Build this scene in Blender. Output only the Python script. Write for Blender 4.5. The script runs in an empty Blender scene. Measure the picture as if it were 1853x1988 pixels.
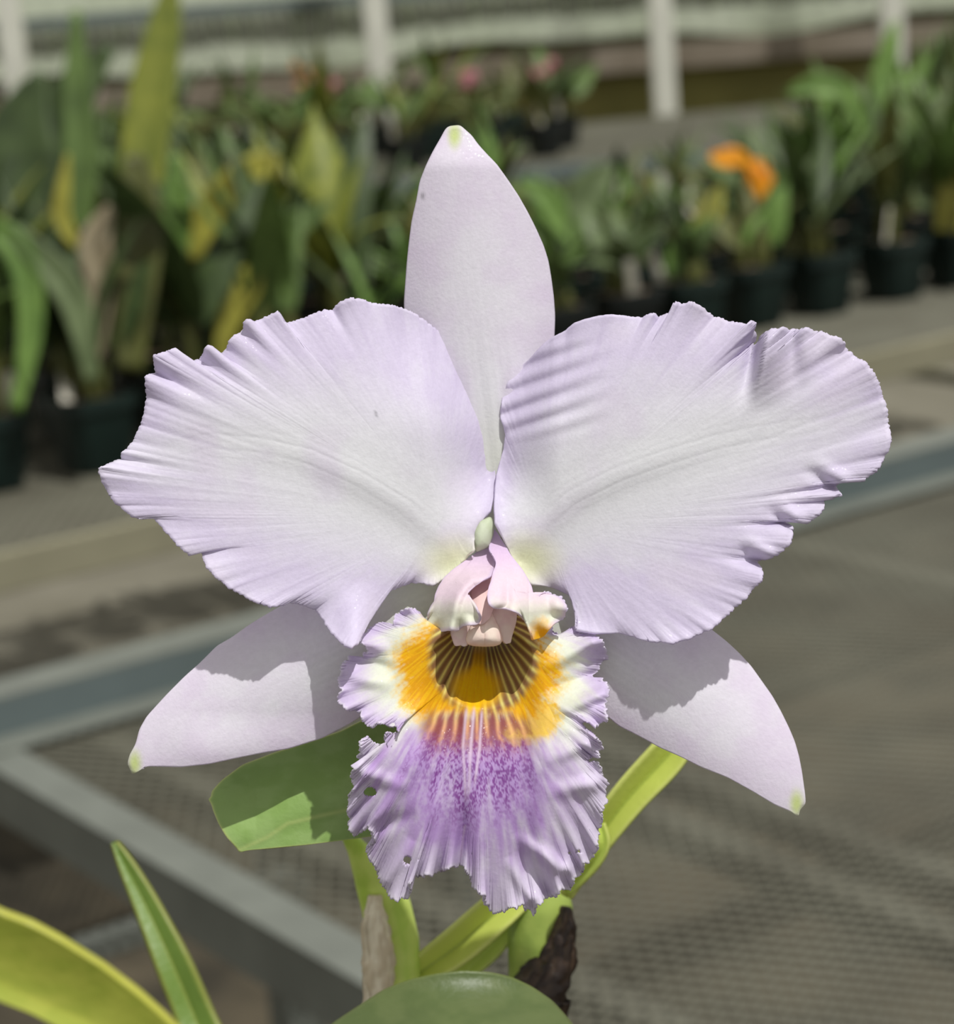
import bpy, math, random
import numpy as np
from mathutils import Vector, Matrix
from math import sin, cos, radians, pi, atan2, hypot

random.seed(7)
rs = np.random.RandomState(11)
C = bpy.context.scene.collection

def S(r, g, b):
    f = lambda c: (c/255/12.92) if c/255 <= .04045 else ((c/255+.055)/1.055)**2.4
    return (f(r), f(g), f(b), 1.0)

# ---------------------------------------------------------------- camera
FPX = 4400.0                      # focal length in pixels of the 1853 px wide frame
PITCH, ROLL = radians(14), radians(4.5)
CAM = np.array([0, 0, 1.6])
FW = np.array([0, cos(PITCH), -sin(PITCH)])
_R = np.array([1.0, 0, 0]); _U = np.cross(_R, FW)
RT = cos(ROLL)*_R - sin(ROLL)*_U
UP = sin(ROLL)*_R + cos(ROLL)*_U
cd = bpy.data.cameras.new('camera'); cam = bpy.data.objects.new('camera', cd); C.objects.link(cam)
M = Matrix(((RT[0], UP[0], -FW[0], CAM[0]), (RT[1], UP[1], -FW[1], CAM[1]), (RT[2], UP[2], -FW[2], CAM[2]), (0, 0, 0, 1)))
cam.matrix_world = M
cd.sensor_fit = 'HORIZONTAL'; cd.sensor_width = 36.0; cd.lens = FPX/1853*36
cd.clip_start = .01; cd.clip_end = 100
D0 = 0.44                         # distance of the flower
cd.dof.use_dof = True; cd.dof.focus_distance = D0-.010; cd.dof.aperture_fstop = 22; cd.dof.aperture_blades = 0
bpy.context.scene.camera = cam
# ---------------------------------------------------------------- light
sc = bpy.context.scene
w = bpy.data.worlds.new('world'); sc.world = w; w.use_nodes = True
bg = w.node_tree.nodes['Background']; bg.inputs[0].default_value = (1.0, .985, .95, 1); bg.inputs[1].default_value = .54
sd = bpy.data.lights.new('sun', 'SUN'); sd.energy = 3.3; sd.angle = radians(.9); sd.color = (1, .985, .95)
sun = bpy.data.objects.new('sun', sd); C.objects.link(sun)
SD = .40*RT + 1.5*UP - 1.0*FW
sun.rotation_euler = Vector(SD).to_track_quat('Z', 'Y').to_euler(); sun.location = (0, -1, 4)
sc.view_settings.view_transform = 'Standard'; sc.view_settings.look = 'None'
sc.view_settings.gamma = 1; sc.view_settings.use_curve_mapping = False; sc.view_settings.exposure = 0.0
sc.cycles.use_denoising = True; sc.cycles.max_bounces = 8; sc.cycles.transparent_max_bounces = 4
sc.cycles.caustics_reflective = False; sc.cycles.caustics_refractive = False

# ---------------------------------------------------------------- helpers
def P3(x, y, d):                  # point seen at pixel x, y that lies d millimetres nearer than the flower plane
    x = np.asarray(x, float); y = np.asarray(y, float); Z = D0 - np.asarray(d, float)/1000
    return (CAM + (((x-926.5)/FPX)[..., None]*RT + ((994-y)/FPX)[..., None]*UP + FW)*Z[..., None])
def PZ(x, y, Z):
    return CAM + ((x-926.5)/FPX*RT + (994-y)/FPX*UP + FW)*Z
def hit(x, y, h):                 # point of the plane z = h under a pixel
    d = (x-926.5)/FPX*RT + (994-y)/FPX*UP + FW
    return CAM + d*((h-CAM[2])/d[2])

def smooth(a, b, x):
    t = np.clip((x-a)/(b-a), 0, 1); return t*t*(3-2*t)
_T = rs.rand(256, 256)
def noise(x, y):
    x = np.asarray(x, float); y = np.asarray(y, float)
    xi = np.floor(x).astype(int); yi = np.floor(y).astype(int); fx = x-xi; fy = y-yi
    fx = fx*fx*(3-2*fx); fy = fy*fy*(3-2*fy)
    g = lambda a, b: _T[a % 256, b % 256]
    return ((g(xi, yi)*(1-fx)+g(xi+1, yi)*fx)*(1-fy) + (g(xi, yi+1)*(1-fx)+g(xi+1, yi+1)*fx)*fy)
def fbm(x, y, n=3):
    s = 0; a = .5; t = 0
    for i in range(n):
        s = s + a*noise(x*2**i+17*i, y*2**i+31*i); t += a; a *= .5
    return s/t

def mesh_np(name, V, F, mat, parent=None, col=None, smooth_=True, kind=None, origin=None):
    V = np.asarray(V, float)
    if parent is not None and origin is None: origin = np.array(parent['_o'])
    if origin is not None: V = V-np.array(origin)
    F = np.asarray(F)
    me = bpy.data.meshes.new(name)
    n = F.shape[1]
    me.vertices.add(len(V)); me.vertices.foreach_set('co', V.astype(np.float32).ravel())
    me.loops.add(F.size); me.loops.foreach_set('vertex_index', F.astype(np.int32).ravel())
    me.polygons.add(len(F)); me.polygons.foreach_set('loop_start', np.arange(0, F.size, n, dtype=np.int32))
    me.update(calc_edges=True); me.validate()
    me.polygons.foreach_set('use_smooth', np.full(len(me.polygons), smooth_, dtype=bool))
    if col is not None:
        a = me.color_attributes.new('Col', 'FLOAT_COLOR', 'POINT')
        c4 = np.ones((len(V), 4), np.float32); c4[:, :3] = col; a.data.foreach_set('color', c4.ravel())
    me.materials.append(mat)
    o = bpy.data.objects.new(name, me); C.objects.link(o)
    if parent is not None:
        o.parent = parent; o['_o'] = list(parent['_o'])
    elif origin is not None:
        o.location = origin; o['_o'] = list(origin)
    else: o['_o'] = [0, 0, 0]
    if kind: o['kind'] = kind
    return o

def thing(name, label, cat, loc=(0, 0, 0), group=None):
    o = bpy.data.objects.new(name, None); C.objects.link(o); o.location = loc; o['_o'] = [float(q) for q in loc]
    o.empty_display_size = .05
    o['label'] = label; o['category'] = cat
    if group: o['group'] = group
    return o
def tag(o, label, cat, group=None):
    o['label'] = label; o['category'] = cat
    if group: o['group'] = group
    return o
def solid(o, t, off=-1):
    m = o.modifiers.new('thickness', 'SOLIDIFY'); m.thickness = t; m.offset = off; m.use_even_offset = False
    return o

BOXF = np.array([[0, 1, 3, 2], [4, 6, 7, 5], [0, 4, 5, 1], [2, 3, 7, 6], [0, 2, 6, 4], [1, 5, 7, 3]])
def box_v(c, a, b, cc):           # centre and three half-axis vectors
    c, a, b, cc = map(np.array, (c, a, b, cc))
    return np.array([c+i*a+j*b+k*cc for i in (-1, 1) for j in (-1, 1) for k in (-1, 1)])
def box(name, c, a, b, cc, mat, parent=None, kind=None, origin=None, bevel=0):
    o = mesh_np(name, box_v(c, a, b, cc), BOXF, mat, parent, smooth_=False, kind=kind, origin=origin if parent is None and origin is not None else (None if parent is not None else c))
    if bevel:
        m = o.modifiers.new('bevel', 'BEVEL'); m.width = bevel; m.segments = 2
    return o
def tube(pts, rad, n=12, flat=None):
    pts = np.array(pts, float); V = []; F = []
    for i, p in enumerate(pts):
        t = pts[min(i+1, len(pts)-1)]-pts[max(i-1, 0)]; t /= np.linalg.norm(t)
        a = np.cross(t, [0.13, 1, .2]); a /= np.linalg.norm(a); b = np.cross(t, a)
        r = rad[i] if hasattr(rad, '__len__') else rad
        for k in range(n):
            V.append(p+r*(cos(2*pi*k/n)*a+sin(2*pi*k/n)*b))
    for i in range(len(pts)-1):
        for k in range(n):
            k2 = (k+1) % n; F.append([i*n+k, i*n+k2, (i+1)*n+k2, (i+1)*n+k])
    V.append(pts[0]); V.append(pts[-1]); m = len(pts)-1
    for k in range(n):
        k2 = (k+1) % n
        F.append([len(V)-2, k2, k, k]); F.append([len(V)-1, m*n+k, m*n+k2, m*n+k2])
    return np.array(V), F
def mesh_py(name, V, F, mat, parent=None, smooth_=True, origin=None, kind=None, col=None):
    if parent is not None: origin = np.array(parent['_o'])
    V = np.asarray(V, float)-(np.array(origin) if origin is not None else 0)
    me = bpy.data.meshes.new(name)
    me.from_pydata([tuple(v) for v in V], [], [tuple(dict.fromkeys(int(i) for i in f)) for f in F]); me.update()
    if col is not None:
        a = me.color_attributes.new('Col', 'FLOAT_COLOR', 'POINT')
        c4 = np.ones((len(V), 4), np.float32); c4[:, :3] = col; a.data.foreach_set('color', c4.ravel())
    for p in me.polygons: p.use_smooth = smooth_
    me.materials.append(mat)
    o = bpy.data.objects.new(name, me); C.objects.link(o)
    if parent is not None: o.parent = parent; o['_o'] = list(parent['_o'])
    else:
        o['_o'] = list(origin) if origin is not None else [0, 0, 0]
        if origin is not None: o.location = origin
    if kind: o['kind'] = kind
    return o

# ---------------------------------------------------------------- materials
def mat(name, col, rough=.6, var=.25, scale=30, col2=None, metal=0, bump=0.0, bscale=None, spec=.4, trans=0, vc=False, sheen=0):
    m = bpy.data.materials.new(name); m.use_nodes = True; nt = m.node_tree; N = nt.nodes; L = nt.links
    b = N['Principled BSDF']; out = N['Material Output']
    tc = N.new('ShaderNodeTexCoord')
    nz = N.new('ShaderNodeTexNoise'); nz.inputs['Scale'].default_value = scale; nz.inputs['Detail'].default_value = 4
    L.new(tc.outputs['Object'], nz.inputs['Vector'])
    if vc:
        at = N.new('ShaderNodeAttribute'); at.attribute_name = 'Col'; src = at.outputs['Color']
        mr = N.new('ShaderNodeMapRange'); mr.inputs['To Min'].default_value = 1-var; mr.inputs['To Max'].default_value = 1+var
        L.new(nz.outputs['Fac'], mr.inputs['Value'])
        vm = N.new('ShaderNodeVectorMath'); vm.operation = 'SCALE'; L.new(src, vm.inputs[0]); L.new(mr.outputs[0], vm.inputs['Scale'])
        cout = vm.outputs[0]
    else:
        mx = N.new('ShaderNodeMix'); mx.data_type = 'RGBA'
        c2 = col2 if col2 else tuple(c*(1-var) for c in col[:3])+(1,)
        mx.inputs[6].default_value = col; mx.inputs[7].default_value = c2
        rp = N.new('ShaderNodeMapRange'); rp.inputs['From Min'].default_value = .35; rp.inputs['From Max'].default_value = .65
        L.new(nz.outputs['Fac'], rp.inputs['Value']); L.new(rp.outputs[0], mx.inputs[0])
        cout = mx.outputs[2]
    L.new(cout, b.inputs['Base Color'])
    b.inputs['Roughness'].default_value = rough; b.inputs['Metallic'].default_value = metal
    b.inputs['Specular IOR Level'].default_value = spec
    if bump:
        bp = N.new('ShaderNodeBump'); bp.inputs['Strength'].default_value = bump; bp.inputs['Distance'].default_value = .0004 if vc or trans else .003
        n2 = N.new('ShaderNodeTexNoise'); n2.inputs['Scale'].default_value = bscale or scale*4; n2.inputs['Detail'].default_value = 3
        L.new(tc.outputs['Object'], n2.inputs['Vector']); L.new(n2.outputs['Fac'], bp.inputs['Height']); L.new(bp.outputs[0], b.inputs['Normal'])
    if trans:
        t = N.new('ShaderNodeBsdfTranslucent'); L.new(cout, t.inputs['Color'])
        ms = N.new('ShaderNodeMixShader'); ms.inputs[0].default_value = trans
        L.new(b.outputs[0], ms.inputs[1]); L.new(t.outputs[0], ms.inputs[2]); L.new(ms.outputs[0], out.inputs['Surface'])
    return m
def petal_mat(name, trans, fine=1500, bump=.18, spark=True):
    m = mat(name, (1, 1, 1, 1), rough=.6, vc=True, var=.05, scale=700, bump=bump, bscale=fine, spec=.35, trans=trans)
    if spark:                     # the glistening cells of the skin: small facets with their own gloss
        nt = m.node_tree; N = nt.nodes; L = nt.links; b = N['Principled BSDF']
        tc = [n for n in N if n.type == 'TEX_COORD'][0]
        v = N.new('ShaderNodeTexVoronoi'); v.inputs['Scale'].default_value = 3800; L.new(tc.outputs['Object'], v.inputs['Vector'])
        mr = N.new('ShaderNodeMapRange'); mr.inputs['From Min'].default_value = .95; mr.inputs['From Max'].default_value = .99; mr.inputs['To Max'].default_value = .6
        sp = N.new('ShaderNodeSeparateColor'); L.new(v.outputs['Color'], sp.inputs[0]); L.new(sp.outputs[0], mr.inputs['Value'])
        L.new(mr.outputs[0], b.inputs['Coat Weight']); b.inputs['Coat Roughness'].default_value = .32; b.inputs['Coat IOR'].default_value = 1.8
    return m
M_petal = petal_mat('petal_skin', .30)
M_lip = petal_mat('lip_skin', .25, 1200, .15)
M_col = petal_mat('column_skin', .12, 900, .2, False)
M_leaf = mat('leaf_skin', (1, 1, 1, 1), rough=.42, vc=True, var=.12, scale=120, bump=.25, bscale=900, spec=.45, trans=.22)
M_alu = mat('galvanised_metal', S(116, 120, 112), rough=.5, var=.18, scale=14, metal=.1, spec=.4)
M_mesh = mat('galvanised_mesh', S(102, 101, 88), rough=.55, col2=S(88, 86, 74), scale=6, metal=.25, spec=.3)
M_alub = mat('blue_grey_metal', S(108, 120, 120), rough=.5, var=.15, scale=9, metal=.25, spec=.35)
M_floor = mat('gravel', S(84, 76, 60), rough=.95, col2=S(50, 46, 36), scale=5, bump=.5, bscale=60)
M_white = mat('white_paint', S(222, 222, 208), rough=.5, var=.1, scale=5)

# ---------------------------------------------------------------- the greenhouse
def frame_axes(deg):
    a = radians(deg); return np.array([cos(a), sin(a), 0]), np.array([-sin(a), cos(a), 0])
Z1 = np.array([0, 0, 1.0])
o = box('floor', (1, 6, -.05), (8, 0, 0), (0, 9, 0), (0, 0, .05), M_floor, kind='structure')

WU, WV = frame_axes(2.0)
WP = np.array([0, 11.6, 0])
M_knee = mat('algae_wall', S(140, 134, 76), rough=.9, col2=S(116, 112, 62), scale=2)
M_ledge = mat('concrete_ledge', S(140, 130, 116), rough=.9, col2=S(118, 108, 92), scale=3)
M_poly = mat('milky_plastic', S(240, 248, 224), rough=.5, col2=S(226, 236, 208), scale=2.5, trans=.72)
M_shade = mat('shade_cloth', S(158, 162, 144), rough=.9, col2=S(140, 144, 126), scale=3)
def wall_grid(name, z0f, z1f, y, mat_, amp, per, parent=None, kind=None, nz=3, U0=-7.5, U1=7.5):
    n = 1500; u = np.linspace(U0, U1, n); z0 = z0f(u); z1 = z1f(u); V = []
    for k in range(nz):
        t = k/(nz-1); z = z0*(1-t)+z1*t
        off = amp*np.sin(2*pi*u/per)+amp*.5*np.sin(2*pi*u/per*.37+1)
        p = WP+u[:, None]*WU+(-y+off)[:, None]*WV; p[:, 2] = z; V.append(p)
    V = np.concatenate(V); i = np.arange(n-1)
    F = np.concatenate([np.stack([k*n+i, k*n+i+1, (k+1)*n+i+1, (k+1)*n+i], 1) for k in range(nz-1)])
    return mesh_np(name, V, F, mat_, parent, kind=kind)
wave = lambda u: .030*np.sin(u*2.6+.4)+.016*np.sin(u*5.9+1)
wb = box('wall_back', WP+np.array([0, .16, .47]), 7.5*WU, .08*WV, .47*Z1, M_knee, kind='structure')
box('trim_1', WP+np.array([0, .02, .985]), 7.5*WU, .06*WV, .06*Z1, M_ledge, kind='structure')
box('trim_2', WP+np.array([0, .20, 1.07]), 7.5*WU, .05*WV, .06*Z1, mat('dark_gap', S(96, 90, 66), rough=.9), kind='structure')
skirt = (wall_grid('plastic_wall_sheet', lambda u: 1.095+wave(u), lambda u: 3.0+0*u, .02, M_poly, .006, .11, nz=3))
tag(skirt, 'milky plastic wall sheet with a wavy bottom edge behind the far bench', 'wall sheet')
rag = lambda u: 1.20+.03*noise(u*14, u*0)+.5*wave(u)
cur = (wall_grid('shade_curtain', rag, lambda u: 1.372+0*u, .026, M_shade, .005, .055))
tag(cur, 'grey-green pleated shade curtain hanging over the milky plastic sheet', 'curtain')
wr = box('wall_rail', WP+np.array([0, -.075, 1.392]), 7.4*WU, .012*WV, .026*Z1, M_alub)
tag(wr, 'blue-grey horizontal rail above the shade curtain', 'rail')
# white posts in front of the wall
for i, (px, lab) in enumerate([(22, 'white post at the far left edge of the photo'), (732, 'white post left of the white top sepal tip'),
                               (1284, 'white post standing right of the top sepal, behind the far bench'), (1732, 'white post near the right edge behind the tall green leaf')]):
    p = hit(px, 60, 1.15); q = PZ(px, 60, 10.9)
    t = thing('support_post', lab, 'post', (q[0], q[1], 0), 'white posts in front of the back wall')
    box('post', (q[0], q[1], 1.45), (.055, 0, 0), (0, .055, 0), (0, 0, 1.45), M_white, t, bevel=.008)
    box('base_plate', (q[0], q[1], .01), (.1, 0, 0), (0, .1, 0), (0, 0, .01), M_alu, t)

def expanded(o_, U, Vv, lu, lv, z, pu, pv, w_):
    nr = int(lv/pv)+1; nc = int(lu/pu)*2+1
    i = np.arange(nc); V = []; F = []; base = 0
    for j in range(nr):
        off = (pv/2-w_*.45)*np.where((i+j) % 2 == 0, 1, -1)
        v0 = j*pv+off
        u = i*pu/2
        a = o_+u[:, None]*U+(v0-w_/2)[:, None]*Vv; b = o_+u[:, None]*U+(v0+w_/2)[:, None]*Vv
        a[:, 2] = z; b[:, 2] = z+w_*.5
        V.append(a); V.append(b)
        k = np.arange(nc-1); F.append(np.stack([base+k, base+k+1, base+nc+k+1, base+nc+k], 1)); base += 2*nc
    return np.concatenate(V), np.concatenate(F)

def bench(label, corner, deg, lu, lv, pu, pv, w_, cross, z=.8, name='mesh_bench', legs=True, rail_mat=M_alu, rails=('n', 'f', 'l', 'r')):
    U, V = frame_axes(deg); c0 = np.array([corner[0], corner[1], 0.0])
    t = thing(name, label, 'bench', (c0[0], c0[1], 0), None)
    vv, ff = expanded(c0, U, V, lu, lv, z-.002, pu, pv, w_)
    mesh_np('wire_mesh', vv, ff, M_mesh, t, smooth_=False, kind='stuff')
    h = .03
    def rail(nm, c, a, b, m=None):
        return box(nm, c, a, b, h*Z1, m or rail_mat, t, bevel=.003)
    for k, (pos, on) in enumerate([(-.005, 'l'), (lu+.005, 'r')]):
        if on in rails:
            rail('frame_rail', c0+pos*U+lv/2*V+(z-h)*Z1, .012*U, (lv/2+.01)*V)
            box('rail_flange', c0+(pos+.008*(1 if k == 0 else -1))*U+lv/2*V+(z+.003)*Z1, .024*U, (lv/2+.01)*V, .0015*Z1, rail_mat, t)
    for pos, on in [(-.005, 'n'), (lv+.005, 'f')]:
        if on in rails: rail('frame_rail', c0+lu/2*U+pos*V+(z-h-.004)*Z1, (lu/2+.01)*U, .012*V)
    for u in cross:
        box('cross_bar', c0+u*U+lv/2*V+(z-.024)*Z1, .016*U, (lv/2)*V, .014*Z1, M_mesh, t)
    if legs:
        for u in (.32, lu-.25):
            for v in (.06, lv-.06):
                box('leg', c0+u*U+v*V+(z-.064)/2*Z1, .024*U, .024*V, (z-.064)/2*Z1, rail_mat, t)
            box('leg_brace', c0+u*U+lv/2*V+.34*Z1, .015*U, (lv/2-.08)*V, .015*Z1, rail_mat, t)
    return t, U, V, c0

AU, AV = frame_axes(34.9)
K = np.array([-.555, 2.325, 0])
uv = lambda p: (float((p-K)@AU), float((p-K)@AV))
c2 = uv(hit(800, 1712, .8))[0]; c3 = uv(hit(1500, 1645, .8))[0]; c3b = uv(hit(1500, 1600, .8))[0]
LV = 1.45
tA, U_, V_, cA = bench('near empty mesh bench with grey metal frame under the big lilac flower', K-LV*AV, 34.9, 2.9, LV, .0200, .0155, .0046,
                       [c2, c3, c3b+.05, c3+.75, 2.2], name='mesh_bench')
# raised lip along the far side of the near bench
mid = K+1.45*AU
box('lip_foot', mid-.022*AV+.806*Z1, 1.46*AU, .024*AV, .0015*Z1, M_alu, tA)
box('lip_web', mid+.004*AV+.826*Z1, 1.46*AU, .002*AV, .022*Z1, M_alub, tA)
box('lip_flange', mid+.034*AV+.8495*Z1, 1.46*AU, .032*AV, .0015*Z1, M_alu, tA)

BF = 3.04                          # distance of the front edge of the plant bench along AV
cB = K+(-1.6)*AU+(BF-float(K@AV))*AV
M_lip2 = mat('pale_edge', S(150, 146, 122), rough=.6, var=.2, scale=5)
tB, _, _, _ = bench('middle mesh bench crowded with potted plants', cB, 34.9, 5.6, 1.75, .026, .018, .007, [.7, 1.6, 2.5, 3.4, 4.3], name='mesh_bench', rail_mat=M_lip2)
pC = hit(1080, 318, .8); CU, CV = frame_axes(9)
cC = pC-3.2*CU
tC, _, _, _ = bench('far mesh bench in front of the back wall with a few small plants', cC, 9, 6.2, 1.7, .04, .03, .013, [1, 2, 3, 4, 5], rail_mat=M_alub, name='mesh_bench')

# ---------------------------------------------------------------- leaves and pots of the background plants
def leaf_grid(L, wd, bend, fold, nl=9, nw=4, tipw=.12, basew=.35, pointy=1.5):
    V = []; F = []
    for i in range(nl+1):
        t = i/nl; a = bend*t; 
        x = L*(sin(a)/bend*0+ (1-cos(a))/bend) if abs(bend) > 1e-3 else 0
        z = L*(sin(a)/bend) if abs(bend) > 1e-3 else L*t
        wt = wd*(basew*(1-t)**2+min(1, (1.35*sin(pi*min(1, t*.88+.1))))*(1-t**(2*pointy))+tipw*t*0)
        for k in range(nw+1):
            s = k/nw*2-1
            nx = cos(a)*1; nz = -sin(a)
            f = fold*abs(s)*wt*-1
            V.append((x-f*nx, s*wt/2, z-f*nz))
    n = nw+1
    for i in range(nl):
        for k in range(nw): F.append([i*n+k, i*n+k+1, (i+1)*n+k+1, (i+1)*n+k])
    return np.array(V), np.array(F)
GREENS = [('mid_green_leaf', S(98, 122, 62), S(78, 100, 48)), ('dark_green_leaf', S(74, 92, 50), S(54, 70, 38)), ('yellow_green_leaf', S(140, 146, 58), S(112, 124, 48)),
          ('grey_green_leaf', S(114, 130, 88), S(90, 106, 66)), ('olive_leaf', S(102, 106, 54), S(80, 84, 42)), ('bright_green_leaf', S(118, 150, 72), S(94, 126, 56)),
          ('yellow_leaf', S(168, 164, 66), S(140, 136, 50)), ('straw_leaf', S(168, 156, 128), S(130, 118, 90))]
GM = {n: mat(n, a, rough=.5, col2=b, scale=16, trans=.15) for n, a, b in [(n, tuple(c*1.0 for c in a[:3])+(1,), tuple(c*.9 for c in b[:3])+(1,)) for n, a, b in GREENS]}
LEAF = {}
def leaf_mesh(shape, colour):
    k = (shape, colour)
    if k not in LEAF:
        L, wd, bend, fold = {'strap': (1, .13, .5, .25), 'broad': (1, .27, .8, .3), 'arch': (1, .12, 1.6, .25), 'grass': (1, .055, .9, .3)}[shape]
        V, F = leaf_grid(L, wd, bend, fold)
        me = bpy.data.meshes.new(shape+'_leaf'); me.from_pydata([tuple(v) for v in V], [], [tuple(f) for f in F.tolist()]); me.update()
        for p in me.polygons: p.use_smooth = True
        me.materials.append(GM[colour]); LEAF[k] = me
    return LEAF[k]
def add_leaf(parent, loc, az, el, L, shape, colour, wide=1.0):
    o = bpy.data.objects.new('leaf', leaf_mesh(shape, colour)); C.objects.link(o); o.parent = parent
    o.location = loc; o.rotation_euler = (0, pi/2-el, az); o.scale = (L, L*wide, L)
    m = o.rotation_euler.to_matrix()
    return o
M_pot = mat('green_plastic_pot', S(20, 38, 33), rough=.45, var=.3, scale=8)
M_potb = mat('black_plastic_pot', S(20, 26, 24), rough=.45, var=.3, scale=8)
M_terra = mat('reddish_pot', S(112, 78, 58), rough=.7, var=.2)
M_bark = mat('potting_bark', S(128, 110, 88), rough=.95, col2=S(56, 46, 36), scale=60, bump=.6)
M_wpot = mat('white_plastic_pot', S(190, 188, 172), rough=.5, var=.1)
def pot_mesh(m, s=.068, h=.125):
    V = []; F = []
    prof = [(0, .72), (h*.82, .93), (h*.82, 1.0), (h, 1.0), (h, .92), (h*.86, .9)]
    n = 16
    for z, r in prof:
        for k in range(n):
            a = 2*pi*(k+.5)/n; q = 1/max(abs(cos(a)), abs(sin(a))); q = min(q, 1.25)
            V.append((s*r*q*cos(a), s*r*q*sin(a), z))
    for i in range(len(prof)-1):
        for k in range(n): F.append((i*n+k, i*n+(k+1) % n, (i+1)*n+(k+1) % n, (i+1)*n+k))
    F.append(tuple(range(n-1, -1, -1)))
    me = bpy.data.meshes.new('pot'); me.from_pydata(V, [], F); me.update(); me.materials.append(m); return me
def bark_mesh(s=.06, h=.108):
    V = [(0, 0, h+.012)]; F = []; n = 20; r0 = random.Random(3)
    for j in range(1, 5):
        for k in range(n): a = 2*pi*k/n; V.append((s*j/4.0*cos(a), s*j/4.0*sin(a), h+.012*r0.random()))
    for k in range(n): F.append((0, 1+k, 1+(k+1) % n))
    for j in range(3):
        for k in range(n): F.append((1+j*n+k, 1+(j+1)*n+k, 1+(j+1)*n+(k+1) % n, 1+j*n+(k+1) % n))
    me = bpy.data.meshes.new('potting_bark'); me.from_pydata(V, [], F); me.update(); me.materials.append(M_bark); return me
def label_mesh():
    V = box_v((0, 0, .05), (.010, 0, 0), (0, .0008, 0), (0, 0, .05)).tolist(); V[1][2] = V[3][2] = V[5][2] = V[7][2] = .1
    me = bpy.data.meshes.new('plant_label'); me.from_pydata([tuple(v) for v in V], [], [tuple(f) for f in BOXF.tolist()]); me.update(); me.materials.append(mat('label_plastic', S(226, 222, 206), rough=.5, var=.1)); return me
LABEL = label_mesh()
POTS = {'green': pot_mesh(M_pot), 'black': pot_mesh(M_potb), 'red': pot_mesh(M_terra), 'white': pot_mesh(M_wpot)}
BARK = bark_mesh()
_bulb_v, _bulb_f = tube([(0, 0, 0), (0, 0, .02), (0, 0, .06), (0, 0, .1)], [.006, .011, .012, .006], 8)
BULB = bpy.data.meshes.new('pseudobulb'); BULB.from_pydata([tuple(v) for v in _bulb_v], [], [tuple(dict.fromkeys(f)) for f in _bulb_f]); BULB.update(); BULB.materials.append(GM['olive_leaf'])
def potted(label, p, leaves, pot='green', scale=1.0, colours=('mid_green_leaf',), hgt=.25, shape='strap', seed=0, cat='potted plant', group=None, rot=0.6, spread=.5):
    r = random.Random(seed)
    t = thing('potted_orchid', label, cat, (p[0], p[1], p[2]), group)
    a = bpy.data.objects.new('pot', POTS[pot]); C.objects.link(a); a.parent = t; a.rotation_euler[2] = rot; a.scale = (scale,)*3
    b = bpy.data.objects.new('potting_bark', BARK); C.objects.link(b); b.parent = t; b.scale = (scale,)*3; b['kind'] = 'stuff'
    if r.random() < .6:
        lb = bpy.data.objects.new('plant_label', LABEL); C.objects.link(lb); lb.parent = t; a_ = r.random()*6.28
        lb.location = (.045*cos(a_)*scale, .045*sin(a_)*scale, .095); lb.rotation_euler = (r.uniform(-.4, .4), r.uniform(-.4, .4), r.uniform(-.8, .8)+.4)
    nb = max(2, leaves//2)
    bases = []
    for k in range(nb):
        an = r.random()*6.28; rr = r.uniform(.005, .04)*scale
        q = (rr*cos(an), rr*sin(an), .112*scale)
        g = bpy.data.objects.new('pseudobulb', BULB); C.objects.link(g); g.parent = t; g.location = q; g.scale = (scale, scale, scale*r.uniform(.6, 1.2)*hgt/.28)
        bases.append((q[0], q[1], q[2]+.08*scale*hgt/.28))
    for k in range(leaves):
        bs = bases[k % nb]
        add_leaf(t, bs, r.random()*6.28, pi/2-r.uniform(.03, spread), hgt*r.uniform(.65, 1.15), shape if r.random() < .75 else r.choice(['strap', 'arch']), r.choice(colours), r.uniform(.8, 1.3))
    return t

B0 = np.array([0, 0, .805])
def onB(u, v): return K[:2]*0+(u*AU+v*AV)[:2]
rowlab = ['front row', 'second row', 'third row', 'fourth row', 'back row']
ords = ['first', 'second', 'third', 'fourth', 'fifth', 'sixth', 'seventh', 'eighth', 'ninth', 'tenth', 'eleventh', 'twelfth', 'thirteenth', 'fourteenth', 'fifteenth', 'sixteenth', 'seventeenth', 'eighteenth']
PAL_L = ['mid_green_leaf', 'dark_green_leaf', 'yellow_green_leaf', 'olive_leaf', 'mid_green_leaf', 'dark_green_leaf']
PAL_R = ['mid_green_leaf', 'grey_green_leaf', 'dark_green_leaf', 'olive_leaf', 'bright_green_leaf', 'dark_green_leaf']
COLN = {'mid_green_leaf': 'mid green', 'dark_green_leaf': 'dark green', 'yellow_green_leaf': 'yellow-green', 'olive_leaf': 'olive', 'grey_green_leaf': 'grey-green', 'bright_green_leaf': 'bright green'}
def pix(P):
    d = np.array(P)-CAM; z = d@FW; return 926.5+FPX*(d@RT)/z, 994-FPX*(d@UP)/z
seed = 100
skip = []
PL = {}
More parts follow.
